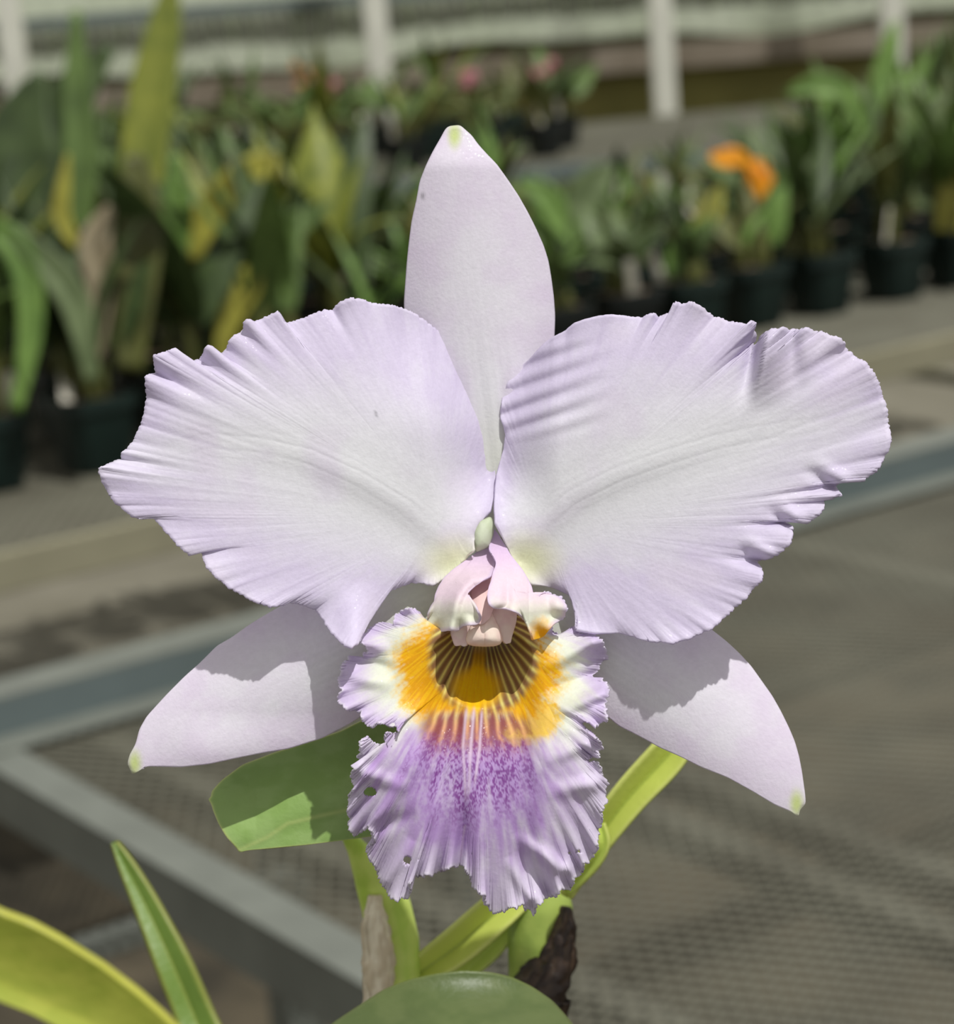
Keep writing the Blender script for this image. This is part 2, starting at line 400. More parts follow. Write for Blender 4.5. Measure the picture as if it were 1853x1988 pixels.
for r_, v in enumerate([3.42, 3.68, 3.94, 4.22, 4.52]):
    cnt = 0
    for k in range(-3, 30):
        u = 1.25+k*.188+(r_ % 2)*.09+random.uniform(-.02, .02)
        q = u*AU+(v+random.uniform(-.02, .02))*AV
        P = np.array([q[0], q[1], .805]); x, y = pix(P+np.array([0, 0, .12]))
        if x < -160 or x > 1990: continue
        if v < 3.5 and 1655 < x < 1720: pass
        left = x < 640
        seed += 1
        rr = random.Random(seed)
        pal = PAL_L if left else PAL_R
        c1 = rr.choice(pal); cols = [c1, c1, rr.choice(pal)]
        h = rr.uniform(.26, .36) if left else (rr.uniform(.15, .24) if x < 1500 else rr.uniform(.2, .33))
        if not left and r_ < 2 and x < 1350: h *= .85
        if r_ > 1 and 1000 < x < 1560: h *= .72
        potc = 'green' if rr.random() < .75 else 'black'
        lab = '%s plant in %s pot, %s from left, %s of middle bench' % (COLN[c1], {'green': 'green', 'black': 'black'}[potc], ords[min(cnt, 17)], rowlab[r_])
        t = potted(lab, P, rr.choice([9, 10, 12]), potc, 1.0, cols, h, rr.choice(['strap', 'strap', 'broad']), seed, group='plants on the middle bench', spread=.42 if left else .75)
        PL.setdefault(r_, []).append((x, y, t, P)); cnt += 1
def nearest(row, x):
    return min(PL[row], key=lambda q: abs(q[0]-x))

M_path = mat('aisle_concrete', S(118, 114, 100), rough=.9, col2=S(102, 98, 84), scale=3, bump=.2)
box('floor', K+1.5*AU+(3.1)*AV+.012*Z1, 4.5*AU, 1.0*AV, .012*Z1, M_path, kind='structure')
# individually placed leaves: given as centre line in the picture at a distance Z, half width in pixels
def strap(parent, pts, Z, mat_, name='leaf', fold=.3, thick=.0008, nl=18, nw=6, tilt=0.0, col=None, edge=None, midcol=None, taper=None):
    pts = np.array(pts, float); n = len(pts)
    tt = np.linspace(0, n-1, nl+1)
    def cr(c):                     # Catmull-Rom
        o_ = []
        for t in tt:
            i = min(int(t), n-2); f = t-i
            p0, p1, p2, p3 = c[max(i-1, 0)], c[i], c[i+1], c[min(i+2, n-1)]
            o_.append(.5*((2*p1)+(-p0+p2)*f+(2*p0-5*p1+4*p2-p3)*f*f+(-p0+3*p1-3*p2+p3)*f**3))
        return np.array(o_)
    X, Y, W = cr(pts[:, 0]), cr(pts[:, 1]), np.maximum(cr(pts[:, 2]), .3)
    Zs = cr(pts[:, 3]) if pts.shape[1] > 3 else np.full(nl+1, Z)
    dx, dy = np.gradient(X), np.gradient(Y); l = np.hypot(dx, dy)+1e-9; nx, ny = -dy/l, dx/l
    V = []; cc = []
    for i in range(nl+1):
        for k in range(nw+1):
            s = k/nw*2-1
            z = Zs[i]+(abs(s)*fold*-1+s*tilt)*W[i]/FPX*Zs[i]
            V.append(PZ(X[i]+s*W[i]*nx[i], Y[i]+s*W[i]*ny[i], z))
            if col is not None:
                c = np.array(col[:3])
                if edge is not None: c = c*(1-smooth(.78, .98, abs(s)))+np.array(edge[:3])*smooth(.78, .98, abs(s))
                if midcol is not None: c = c*(1-.8*np.exp(-(s/.12)**2))+np.array(midcol[:3])*.8*np.exp(-(s/.12)**2)
                cc.append(c)
    F = [[i*(nw+1)+k, i*(nw+1)+k+1, (i+1)*(nw+1)+k+1, (i+1)*(nw+1)+k] for i in range(nl) for k in range(nw)]
    o = mesh_np(name, np.array(V), np.array(F), mat_, parent, col=np.array(cc) if col is not None else None)
    return solid(o, thick, 0)
pl = nearest(0, 150)[2]; Zl = 3.75
strap(pl, [(150, 700, 22), (145, 480, 30), (158, 300, 34), (150, 160, 26), (148, 20, 10)], Zl, GM['mid_green_leaf'])
strap(pl, [(150, 480, 10), (120, 420, 18), (125, 350, 12), (132, 300, 4)], Zl-.05, GM['yellow_leaf'])
pl = nearest(0, 280)[2]
strap(pl, [(262, 720, 20), (262, 560, 30), (270, 380, 42), (292, 200, 46), (318, 60, 34), (338, -60, 8)], 3.8, GM['yellow_green_leaf'])
strap(pl, [(250, 720, 24), (265, 560, 40), (272, 420, 44), (262, 300, 18)], 3.74, GM['olive_leaf'])
strap(pl, [(345, 640, 12), (338, 500, 26), (345, 400, 30), (340, 300, 10)], 3.9, GM['bright_green_leaf'])
strap(nearest(0, 380)[2], [(330, 560, 14), (380, 460, 34), (450, 375, 42), (510, 325, 34), (535, 300, 8)], 3.95, GM['yellow_leaf'])
strap(nearest(0, 420)[2], [(400, 690, 14), (470, 560, 34), (530, 470, 34), (600, 420, 22), (640, 395, 5)], 4.0, GM['mid_green_leaf'])
strap(nearest(0, 420)[2], [(430, 700, 14), (445, 620, 24), (480, 550, 30), (500, 510, 10)], 3.9, GM['yellow_leaf'])
strap(nearest(0, 60)[2], [(30, 800, 12), (60, 620, 26), (30, 480, 30), (-60, 420, 20)], 3.6, GM['bright_green_leaf'])
strap(nearest(0, 60)[2], [(180, 740, 14), (150, 600, 30), (100, 520, 30), (20, 440, 14)], 3.6, GM['grey_green_leaf'])
strap(nearest(0, 200)[2], [(190, 700, 10), (195, 560, 26), (185, 470, 32), (215, 400, 8)], 3.7, GM['straw_leaf'])
strap(nearest(1, 40)[2], [(60, 600, 30), (60, 400, 60), (40, 260, 64), (80, 140, 12)], 4.05, GM['dark_green_leaf'])
strap(nearest(1, 40)[2], [(120, 600, 20), (60, 350, 56), (130, 200, 50), (215, 90, 12)], 4.15, GM['dark_green_leaf'])
pr = nearest(2, 1730)[2]
strap(pr, [(1700, 330, 10), (1702, 230, 20), (1722, 120, 22), (1740, 40, 6)], 5.3, GM['bright_green_leaf'])
strap(pr, [(1700, 300, 10), (1650, 190, 20), (1600, 165, 26), (1530, 180, 8)], 5.3, GM['bright_green_leaf'])
strap(pr, [(1800, 420, 14), (1770, 320, 26), (1790, 240, 26), (1840, 180, 8)], 5.3, GM['grey_green_leaf'])
pr = nearest(0, 1340)[2]
strap(pr, [(1330, 520, 10), (1360, 450, 22), (1385, 400, 20), (1400, 360, 5)], 4.55, GM['yellow_leaf'])
strap(pr, [(1300, 540, 12), (1320, 490, 26), (1350, 460, 24), (1385, 420, 6)], 4.5, GM['bright_green_leaf'])
strap(nearest(0, 1150)[2], [(1120, 480, 10), (1130, 410, 28), (1150, 360, 34), (1190, 320, 10)], 4.6, GM['grey_green_leaf'])
strap(nearest(0, 1150)[2], [(1140, 500, 10), (1090, 430, 24), (1060, 380, 26), (1010, 350, 6)], 4.6, GM['bright_green_leaf'])
strap(nearest(0, 1500)[2], [(1500, 560, 10), (1540, 480, 24), (1560, 410, 26), (1550, 360, 6)], 4.75, GM['olive_leaf'])
strap(nearest(0, 1850)[2], [(1860, 540, 10), (1845, 440, 28), (1850, 370, 26), (1840, 320, 6)], 4.9, GM['yellow_leaf'])
# orange blossom on a stalk
M_or = mat('orange_petal', S(252, 178, 16), rough=.5, col2=S(246, 150, 20), scale=30, trans=.2)
q = nearest(1, 1450); po = q[2]
vv, ff = tube([PZ(q[0], 480, 4.9), PZ(1462, 400, 4.85), PZ(1455, 330, 4.8)], .004, 8)
fl = mesh_py('orange_blossom', vv, ff, GM['mid_green_leaf'], po); fl['label'] = 'bright orange drooping blossom'
for pp in [[(1458, 318, 6), (1430, 306, 20), (1402, 308, 18), (1380, 300, 5)], [(1455, 318, 6), (1468, 345, 22), (1474, 372, 20), (1466, 398, 4)],
           [(1455, 318, 6), (1476, 322, 16), (1490, 345, 15), (1492, 368, 4)]]:
    strap(fl, pp, 4.8, M_or, 'petal', nl=8, nw=4)
pe = hit(250, 1815, .6); ue, ve = uv(pe)
box('foot_bar', K+(ue+.12)*AU+ve*AV+.6*Z1, .38*AU, .013*AV, .013*Z1, M_alu, tA, bevel=.004)
box('leg', K+(ue+.42)*AU+ve*AV+.37*Z1, .02*AU, .02*AV, .37*Z1, M_alu, tA)
# small plants on the far bench
M_pink = mat('pink_petal', S(190, 120, 130), rough=.6); M_sal = mat('salmon_petal', S(200, 140, 80), rough=.6)
cols3 = ['mid_green_leaf', 'olive_leaf', 'yellow_green_leaf', 'dark_green_leaf', 'mid_green_leaf']
cnt = 0
for r_, vv_ in enumerate([.25, .62, 1.0]):
    cnt = 0
    for k in range(13):
        u = .25+k*.27+.13*(r_ % 2)
        q = cC[:3]+u*CU+(vv_+random.uniform(-.04, .04))*CV; P = np.array([q[0], q[1], .805]); x, y = pix(P)
        if x < -60 or x > 1190-50*r_: continue
        seed += 1; rr = random.Random(seed); c1 = rr.choice(cols3)
        t = potted('small %s plant on far bench, %s from left in its %s row' % (COLN[c1], ords[min(cnt, 17)], ['front', 'middle', 'back'][r_]), P, 7, rr.choice(['green', 'black']), 1.0, [c1, rr.choice(cols3)],
                   rr.uniform(.22, .34), rr.choice(['strap', 'broad', 'arch']), seed, group='plants on the far bench', spread=1.0)
        cnt += 1
        if k in (8, 10, 11) and r_ == 0 or (k == 8 and r_ == 2):
            for j in range(3):
                a = t['_o']; pz = np.array(a)+np.array([rr.uniform(-.05, .05), rr.uniform(-.03, .03), .30+rr.uniform(0, .08)])
                ic = bpy.data.meshes.new('blossom')
                th = [2*pi*i/10 for i in range(10)]
                V = [(0, 0, 0)]+[(.028*(1 if i % 2 else .55)*cos(h_), .006, .028*(1 if i % 2 else .55)*sin(h_)) for i, h_ in enumerate(th)]
                ic.from_pydata(V, [], [(0, 1+i, 1+(i+1) % 10) for i in range(10)]); ic.materials.append(M_sal if r_ else M_pink)
                ob = bpy.data.objects.new('blossom', ic); C.objects.link(ob); ob.parent = t; ob.location = tuple(pz-np.array(a)); ob['_o'] = a
                solid(ob, .004)
for k in range(3):
    u = 5.0+k*.4; q = cC+u*CU+.5*CV
    potted('dark potted plant at the right end of the far bench, %s one from the left' % ords[k], (q[0], q[1], .805), 6, 'black', 1.0, ['mid_green_leaf', 'olive_leaf'], .25, 'strap', 900+k, group='plants on the far bench')
# ---------------------------------------------------------------- the flower
def crop(ox, oy, s, pts): return [(ox+a/s, oy+b/s) for a, b in pts]
def resample(pts, n):
    p = np.array(pts+[pts[0]], float); d = np.r_[0, np.cumsum(np.hypot(*np.diff(p, axis=0).T))]
    t = np.linspace(0, d[-1], n, endpoint=False)
    return np.stack([np.interp(t, d, p[:, 0]), np.interp(t, d, p[:, 1])], 1)
def csmooth(a, sig):
    n = len(a); k = np.fft.fftfreq(n)*n; g = np.exp(-.5*(2*pi*k*sig/n)**2)
    if a.ndim == 1: return np.real(np.fft.ifft(np.fft.fft(a)*g))
    return np.stack([csmooth(a[:, i], sig) for i in range(a.shape[1])], 1)
def fan(name, base, outline, depth, colour, mat_, parent, NS=500, NR=70, serr=0, sig=10, thick=.0005, ruff=0, rp=4, inner=None, holes=(), serr_mask=None, pw=1.0, noise_z=0, presm=1.2, cuts=()):
    O = csmooth(resample(outline, NS), presm)
    OS = csmooth(O, sig)
    if serr:
        t = np.gradient(OS, axis=0); n_ = np.stack([t[:, 1], -t[:, 0]], 1); n_ /= np.linalg.norm(n_, axis=1)[:, None]+1e-9
        i = np.arange(NS)
        h = (noise(i*.75, 3+0*i)-.5)*2*serr+(noise(i*.31, 9+0*i)-.5)*1.2*serr
        if serr_mask is not None: h = h*serr_mask(O[:, 0], O[:, 1])
        O = O+n_*h[:, None]
    b = np.array(base, float)
    dev = np.hypot(*(O-b).T)-np.hypot(*(OS-b).T); dev = csmooth(dev, 2.5)
    r = (np.linspace(0, 1, NR+1)[1:])**pw
    R = r[:, None, None]
    wgt = R**7
    if inner is None:
        I0 = np.broadcast_to(b, OS.shape)
        XY = I0[None]+R*((OS*(1-wgt)+O*wgt)-I0[None])
    else:
        XY = inner(R, O, OS, wgt)
    X, Y = XY[..., 0], XY[..., 1]
    rr = np.broadcast_to(r[:, None], X.shape); ss = np.broadcast_to(np.arange(NS)[None], X.shape)
    Zd = depth(X, Y, rr, ss/NS, O)
    if ruff: Zd = Zd+ruff*np.clip(dev/9.0, -1.5, 1.5)[None]*rr**rp
    if noise_z:
        Zd = Zd+noise_z*((fbm(ss/NS*(NS/11.), rr*2.0, 2)-.5)*2)*rr**3
    V = P3(X, Y, Zd).reshape(-1, 3); col = colour(X, Y, rr, ss, O).reshape(-1, 3)
    i = np.arange(NS); j = (i+1) % NS; F = []
    for k in range(NR-1): F.append(np.stack([k*NS+i, (k+1)*NS+i, (k+1)*NS+j, k*NS+j], 1))
    F = np.concatenate(F)
    if inner is None:              # close the centre
        c = len(V); V = np.vstack([V, V[:NS].mean(0)]); col = np.vstack([col, col[:NS].mean(0)])
        i2 = np.arange(0, NS, 2)
        F = np.concatenate([F, np.stack([np.full(len(i2), c), i2, (i2+1) % NS, (i2+2) % NS], 1)])
    if cuts:
        fx = X.ravel()[np.minimum(F, X.size-1)].mean(1); fy = Y.ravel()[np.minimum(F, X.size-1)].mean(1); keep = np.ones(len(F), bool)
        for poly in cuts:
            ins = np.zeros(len(F), bool); q = poly[-1]
            for p in poly:
                cond = (p[1] > fy) != (q[1] > fy)
                ins ^= cond & (fx < (q[0]-p[0])*(fy-p[1])/((q[1]-p[1]) if q[1] != p[1] else 1e-9)+p[0]); q = p
            keep &= ~ins
        F = F[keep]
    if holes:
        fx = X.ravel()[np.minimum(F, X.size-1)].mean(1); fy = Y.ravel()[np.minimum(F, X.size-1)].mean(1); keep = np.ones(len(F), bool)
        for hx, hy, ha, hb in holes: keep &= ((fx-hx)/ha)**2+((fy-hy)/hb)**2 > 1+.12*np.sin(3*np.arctan2(fy-hy, fx-hx))
        F = F[keep]
    o = mesh_np(name, V, F, mat_, parent, col=col)
    if thick: solid(o, thick, 0)
    return o
def L3(*c): return np.array(S(*c)[:3])
def mixc(a, b, t): return a*(1-t[..., None])+b*t[..., None]
def segd(x, y, pts):               # distance to a polyline and position along it
    best = np.full(x.shape, 1e9); pos = np.zeros(x.shape); L = 0; side = np.zeros(x.shape)
    tot = sum(hypot(pts[i+1][0]-pts[i][0], pts[i+1][1]-pts[i][1]) for i in range(len(pts)-1))
    for (ax, ay), (bx, by) in zip(pts[:-1], pts[1:]):
        l = hypot(bx-ax, by-ay); t = np.clip(((x-ax)*(bx-ax)+(y-ay)*(by-ay))/l**2, 0, 1)
        d = np.hypot(x-ax-t*(bx-ax), y-ay-t*(by-ay)); m = d < best
        best = np.where(m, d, best); pos = np.where(m, (L+t*l)/tot, pos)
        side = np.where(m, np.sign((x-ax)*(by-ay)-(y-ay)*(bx-ax)), side); L += l
    return best, pos, side

WHITE = L3(238, 238, 242); LILAC = L3(225, 216, 238); PINKL = L3(230, 222, 238); YG = L3(238, 240, 205)
base_pt = P3(935, 1130, -14)
bench_d_z = .8
# small bench in front of the near one, below the frame, which carries the flowering plants
tD, _, _, _ = bench('small mesh table in the foreground carrying the flowering orchid', (-.62, .12), 0, 1.0, .72, .03, .02, .006, [.3, .7], name='mesh_table', z=.8)
plant = thing('cattleya_orchid', 'large pale lilac orchid with a ruffled purple and yellow lip, in sharp focus in front', 'orchid', (0.0, .53, .806))
plant2 = thing('leafy_orchid', 'blurred yellow-green leaves of a neighbouring plant in the bottom left corner', 'orchid', (-.36, .40, .806))

gv = [P3(935, 1130, -12), P3(933, 1150, -20), P3(930, 1200, -28), P3(940, 1280, -34), P3(985, 1420, -54), P3(1020, 1560, -76), P3(1040, 1680, -90), P3(1045, 1760, -94)]
vv, ff = tube(np.array(gv), [.002, .0035, .0035, .003, .0028, .003, .0035, .004], 14)
flower = mesh_py('flower', vv, ff, M_leaf, plant, col=np.tile(L3(150, 170, 90), (len(vv), 1)))
flower['label'] = 'pale lilac flower with yellow throat and purple speckled lip'

# left petal
LP = crop(180, 560, 2.316, [(1690, 1200), (1715, 1180), (1718, 1110), (1740, 1060), (1790, 1000), (1812, 900), (1812, 820), (1785, 740), (1770, 690), (1745, 600), (1735, 520), (1710, 430), (1680, 350), (1630, 270), (1580, 215), (1500, 150), (1440, 110), (1400, 90), (1350, 75), (1290, 70), (1250, 68), (1210, 48), (1160, 42), (1120, 55), (1095, 78), (1080, 100), (1040, 98), (1000, 112), (955, 130), (930, 140), (900, 152), (865, 158), (842, 155), (838, 130), (834, 103), (810, 112), (770, 130), (730, 150), (705, 142), (690, 138), (678, 155), (682, 180), (660, 200), (635, 212), (615, 235), (605, 265), (590, 285), (575, 305), (553, 300), (548, 275), (535, 260), (515, 258), (503, 268), (498, 295), (480, 320), (445, 330), (415, 312), (385, 285), (370, 272), (340, 275), (320, 285), (300, 290), (270, 300), (278, 340), (285, 385), (255, 388), (232, 393), (238, 430), (243, 480), (232, 560), (210, 630), (185, 680), (155, 725), (128, 738), (128, 765), (100, 780), (60, 797), (26, 810), (35, 850), (50, 890), (75, 930), (100, 965), (140, 995), (170, 1020), (205, 1037), (235, 1008), (260, 1025), (290, 1050), (320, 1085), (350, 1120), (380, 1155), (430, 1197), (487, 1173), (495, 1215), (515, 1260), (560, 1305), (610, 1345), (680, 1385), (740, 1415), (800, 1432), (850, 1425), (880, 1410), (920, 1412), (960, 1430), (1000, 1440), (1030, 1480), (1060, 1530), (1090, 1570), (1130, 1605), (1165, 1618), (1192, 1600), (1215, 1540), (1262, 1417), (1343, 1352), (1434, 1320), (1533, 1336), (1570, 1315), (1640, 1260)])
LPmid = [(905, 1085), (850, 1040), (790, 985), (700, 930), (600, 885), (500, 862), (400, 855), (300, 880), (205, 905)]
def lp_depth(X, Y, r, s, O):
    d, pos, side = segd(X, Y, LPmid)
    u = np.hypot(X-905, Y-1085)/700
    z = 1+11*(1-np.exp(-1.7*u))-2*u**2
    up = side < 0                  # above or below the midrib
    z = z-np.where(Y < 905, 1, 0)*0
    above = smooth(-10, 120, (np.interp(X, [200, 400, 600, 790, 905], [905, 855, 885, 985, 1085])-Y))
    z = z-above*(d/300)**2*5.5
    z = z+(1-above)*(d/260)**1.6*2.0
    # inner edge turned back, close to the top sepal
    z = z-9*smooth(820, 970, X)*smooth(1050, 900, Y)-6*smooth(650, 900, X)*smooth(850, 620, Y)
    # lower corner folded backwards next to the lip
    z = z-4*smooth(690, 840, X)*smooth(1070, 1260, Y)
    z = z+3*np.exp(-((X-690)/35)**2)*smooth(1120, 1240, Y)
    z = z+.6*np.exp(-(d/30)**2)*smooth(.75, .3, pos)-.05*np.exp(-((d-14)/4)**2)*smooth(.02, .2, pos)*smooth(.85, .6, pos)*np.where(side < 0, 1, .6)
    z = z+.06*(fbm(s*60, r*2.5)-.5)*smooth(.3, .8, r)*2
    return z
def petal_colour(mid, yx, yy, spot=None):
    def f(X, Y, r, ss, O):
        d, pos, side = segd(X, Y, mid)
        NSs = ss.max()+1
        wid = 60+150*np.sin(np.clip(pos, 0, 1)*pi*.9)
        k = smooth(0.15, 1.1, d/wid*.55+r**3*.5+pos*.22)
        st = fbm(ss/NSs*150, r*3.5, 3)
        mo = fbm(X/45., Y/45., 3)
        c = mixc(WHITE, LILAC, np.clip(k*(.6+.35*st+.6*mo), 0, 1))
        c = mixc(c, PINKL, smooth(.5, .8, fbm(X/80.+9, Y/80., 2))*.6)
        c = mixc(c, L3(196, 182, 214), smooth(.55, .8, st)*smooth(.5, 1, r)*.22)
        q = np.hypot((X-yx)/75, (Y-yy)/60); c = mixc(c, YG, smooth(1.3, .1, q)*.95)
        vein = np.exp(-((d-14)/2.6)**2)+.6*np.exp(-((d-30)/2.4)**2)
        c = c*(1-.085*(vein*smooth(.05, .25, pos)*smooth(.95, .7, pos)))[..., None]
        c = c*(1+.06*(noise(X/2.6, Y/2.6)-.5))[..., None]
        if spot: c = c*(1-.75*np.exp(-(((X-spot[0])/2.5)**2+((Y-spot[1])/4)**2)))[..., None]
        return np.clip(c, 0, .95)
    return f
fan('petal', (862, 1002), LP, lp_depth, petal_colour(LPmid, 885, 1095, (730, 804)), M_petal, flower, NS=1400, NR=70, serr=1.5, sig=22, ruff=2.0, rp=13, noise_z=.15, presm=.5,
    serr_mask=lambda x, y: smooth(960, 860, x)*.8+.1)
# right petal
RP = crop(940, 560, 2.26, [(150, 1250), (208, 1300), (305, 1311), (384, 1345), (418, 1390), (407, 1446), (403, 1500), (430, 1505), (480, 1515), (540, 1515), (600, 1512), (650, 1525), (700, 1545), (760, 1553), (830, 1556), (880, 1545), (940, 1520), (990, 1500), (1040, 1460), (1080, 1425), (1110, 1395), (1150, 1360), (1180, 1320), (1220, 1285), (1226, 1250), (1215, 1225), (1195, 1203), (1200, 1188), (1250, 1185), (1280, 1170), (1310, 1155), (1345, 1120), (1358, 1080), (1355, 1045), (1335, 1035), (1318, 1020), (1340, 1005), (1370, 1010), (1420, 1028), (1460, 1005), (1490, 970), (1495, 925), (1530, 920), (1572, 905), (1558, 890), (1543, 870), (1555, 850), (1590, 838), (1620, 835), (1665, 842), (1690, 825), (1720, 805), (1740, 780), (1760, 740), (1785, 690), (1787, 640), (1775, 590), (1770, 530), (1755, 480), (1740, 420), (1715, 370), (1680, 325), (1640, 305), (1605, 280), (1585, 260), (1585, 235), (1560, 213), (1530, 210), (1500, 195), (1480, 188), (1450, 190), (1420, 172), (1380, 180), (1340, 185), (1320, 168), (1280, 175), (1240, 195), (1215, 212), (1208, 238), (1185, 255), (1176, 245), (1192, 225), (1197, 200), (1182, 180), (1197, 153), (1175, 142), (1155, 160), (1120, 155), (1080, 148), (1045, 135), (1010, 125), (980, 100), (940, 70), (905, 60), (870, 68), (845, 55), (832, 75), (828, 105), (800, 118), (765, 125), (748, 107), (725, 112), (700, 130), (650, 125), (600, 118), (560, 113), (500, 120), (440, 135), (400, 150), (360, 185), (305, 212), (260, 250), (200, 310), (150, 360), (105, 405), (85, 460), (75, 520), (72, 560), (90, 600), (98, 640), (90, 700), (70, 760), (55, 820), (48, 880), (45, 960), (50, 1030), (75, 1080), (105, 1140)])
RPmid = [(1010, 1090), (1050, 1020), (1110, 965), (1200, 920), (1300, 885), (1400, 855), (1500, 835), (1600, 820), (1725, 808)]
def rp_depth(X, Y, r, s, O):
    d, pos, side = segd(X, Y, RPmid)
    u = np.hypot(X-1010, Y-1090)/700
    z = 1+11*(1-np.exp(-1.7*u))-2*u**2
    mid_y = np.interp(X, [1010, 1050, 1110, 1200, 1300, 1500, 1725], [1090, 1020, 965, 920, 885, 835, 808])
    above = smooth(-10, 120, mid_y-Y)
    z = z-above*(d/300)**2*5.0+(1-above)*(d/260)**1.6*1.6
    z = z-7*smooth(1090, 970, X)*smooth(1050, 900, Y)-5*smooth(1150, 1000, X)*smooth(850, 640, Y)
    z = z-4*smooth(1130, 1040, X)*smooth(1070, 1260, Y)
    # wrinkles near the inner upper edge
    z = z+.55*np.sin((Y+.35*(X-970))/6.2)*smooth(1210, 1000, X)*smooth(870, 800, Y)*smooth(640, 680, Y)
    # the deep fold under the notch
    fx = 1470-(Y-650)*.18
    z = z+5.5*np.exp(-((X-fx-22)/np.where(X-fx-22 < 0, 12, 46))**2)*smooth(805, 660, Y)-2.4*np.exp(-((X-fx+4)/13)**2)*smooth(800, 680, Y)
    z = z+2.0*np.exp(-((X-1560)/22)**2)*smooth(760, 650, Y)-1.5*np.exp(-((X-1540)/16)**2)*smooth(760, 650, Y)
    for x0, y0, x1, y1 in [(1560, 905, 1622, 948), (1490, 985, 1530, 1020), (1430, 1060, 1478, 1092)]:
        dq, ps, sd_ = segd(X, Y, [(x0, y0), (x1, y1)])
        z = z-2.0*ps*np.exp(-(dq/11)**2)+1.2*ps*np.exp(-((dq-22)/12)**2)*(sd_ > 0)
    z = z+.6*np.exp(-(d/30)**2)*smooth(.7, .3, pos)-.05*np.exp(-((d-14)/4)**2)*smooth(.02, .2, pos)*smooth(.85, .6, pos)
    z = z+.06*(fbm(s*60, r*2.5)-.5)*smooth(.3, .8, r)*2
    return z
fan('petal', (1058, 1018), RP, rp_depth, petal_colour(RPmid, 1022, 1090), M_petal, flower, NS=1400, NR=70, serr=1.8, sig=22, ruff=2.2, rp=13, noise_z=.15, presm=.5, cuts=[[(1470, 640), (1469, 650), (1466, 660), (1459, 668), (1464, 674), (1474, 665), (1478, 654), (1489, 645), (1492, 628), (1475, 620)]],
    serr_mask=lambda x, y: smooth(1150, 1350, x)*.9+.1)
# top sepal
DS = crop(760, 220, 2.685, [(285, 80), (305, 66), (318, 68), (340, 66), (358, 60), (375, 80), (420, 120), (450, 165), (500, 220), (550, 270), (600, 340), (660, 430), (710, 520), (750, 600), (790, 690), (815, 770), (830, 860), (843, 960), (850, 1060), (846, 1170), (820, 1300), (760, 1450), (680, 1650), (620, 1850), (590, 2000), (560, 2300), (520, 2400), (490, 2300), (470, 2000), (420, 1800), (330, 1600), (220, 1420), (130, 1270), (85, 1130), (70, 1000), (72, 960), (78, 880), (85, 780), (95, 680), (110, 560), (135, 450), (150, 360), (180, 280), (220, 200), (260, 130)])
def ds_depth(X, Y, r, s, O):
    cx = np.interp(Y, [240, 650, 900, 1100], [888, 932, 962, 955])
    return -5-((X-cx)/150)**2*5+2.5*smooth(1000, 300, Y)-3*smooth(330, 240, Y)+.15*np.sin((X-cx)/7.)*smooth(600, 900, Y)
def sep_colour(tx, ty, midl, spot=None):
    def f(X, Y, r, ss, O):
        d, pos, side = segd(X, Y, midl)
        k = fbm(X/38., Y/38., 3)
        c = mixc(L3(238, 235, 243), L3(230, 219, 237), smooth(.3, .75, k)*.4+.5*smooth(.3, 1, r))
        c = mixc(c, WHITE, smooth(45, 10, d)*smooth(.75, .3, pos)*.8)
        c = mixc(c, L3(224, 230, 206), smooth(.42, .12, pos)*.7)
        c = mixc(c, L3(208, 220, 150), smooth(1.5, .2, np.hypot((X-tx)/13, (Y-ty)/26)))
        v = np.sin(d*.42)*.5+.5; c = c*(1-.045*v*smooth(.9, .2, pos)*smooth(80, 30, d))[..., None]
        c = c*(1+.05*(noise(X/2.6, Y/2.6)-.5))[..., None]
        if spot: c = c*(1-.7*np.exp(-(((X-spot[0])/4)**2+((Y-spot[1])/4)**2)))[..., None]
        return np.clip(c, 0, .95)
    return f
fan('sepal', (930, 640), DS, ds_depth, sep_colour(883, 264, [(955, 1080), (962, 900), (930, 640), (888, 250)], (822, 381)), M_petal, flower, NS=400, NR=60, sig=8, thick=.0007)
# lower left sepal
LS = [(922, 1150), (880, 1115), (800, 1085), (700, 1085), (620, 1120)]+crop(0, 860, 2.839, [(1580, 885), (1450, 960), (1370, 1010), (1280, 1075), (1200, 1120), (1100, 1220), (1020, 1290), (920, 1390), (810, 1510), (770, 1580), (750, 1660), (715, 1720), (703, 1772), (722, 1800), (728, 1827), (762, 1812), (800, 1782), (880, 1782), (1000, 1785), (1150, 1768), (1300, 1735), (1450, 1705), (1590, 1683)])+[(626, 1432), (680, 1403), (720, 1378), (780, 1325), (850, 1250), (910, 1190)]
def ls_depth(X, Y, r, s, O):
    d, pos, side = segd(X, Y, [(920, 1160), (700, 1270), (480, 1370), (262, 1492)])
    return -1+2.5*pos-(d/110)**2*2.6+1.5*smooth(1380, 1470, Y)*smooth(300, 420, X)
fan('sepal', (600, 1300), LS, ls_depth, sep_colour(262, 1482, [(920, 1160), (700, 1270), (480, 1370), (262, 1492)]), M_petal, flower, NS=400, NR=60, sig=8, thick=.0007)
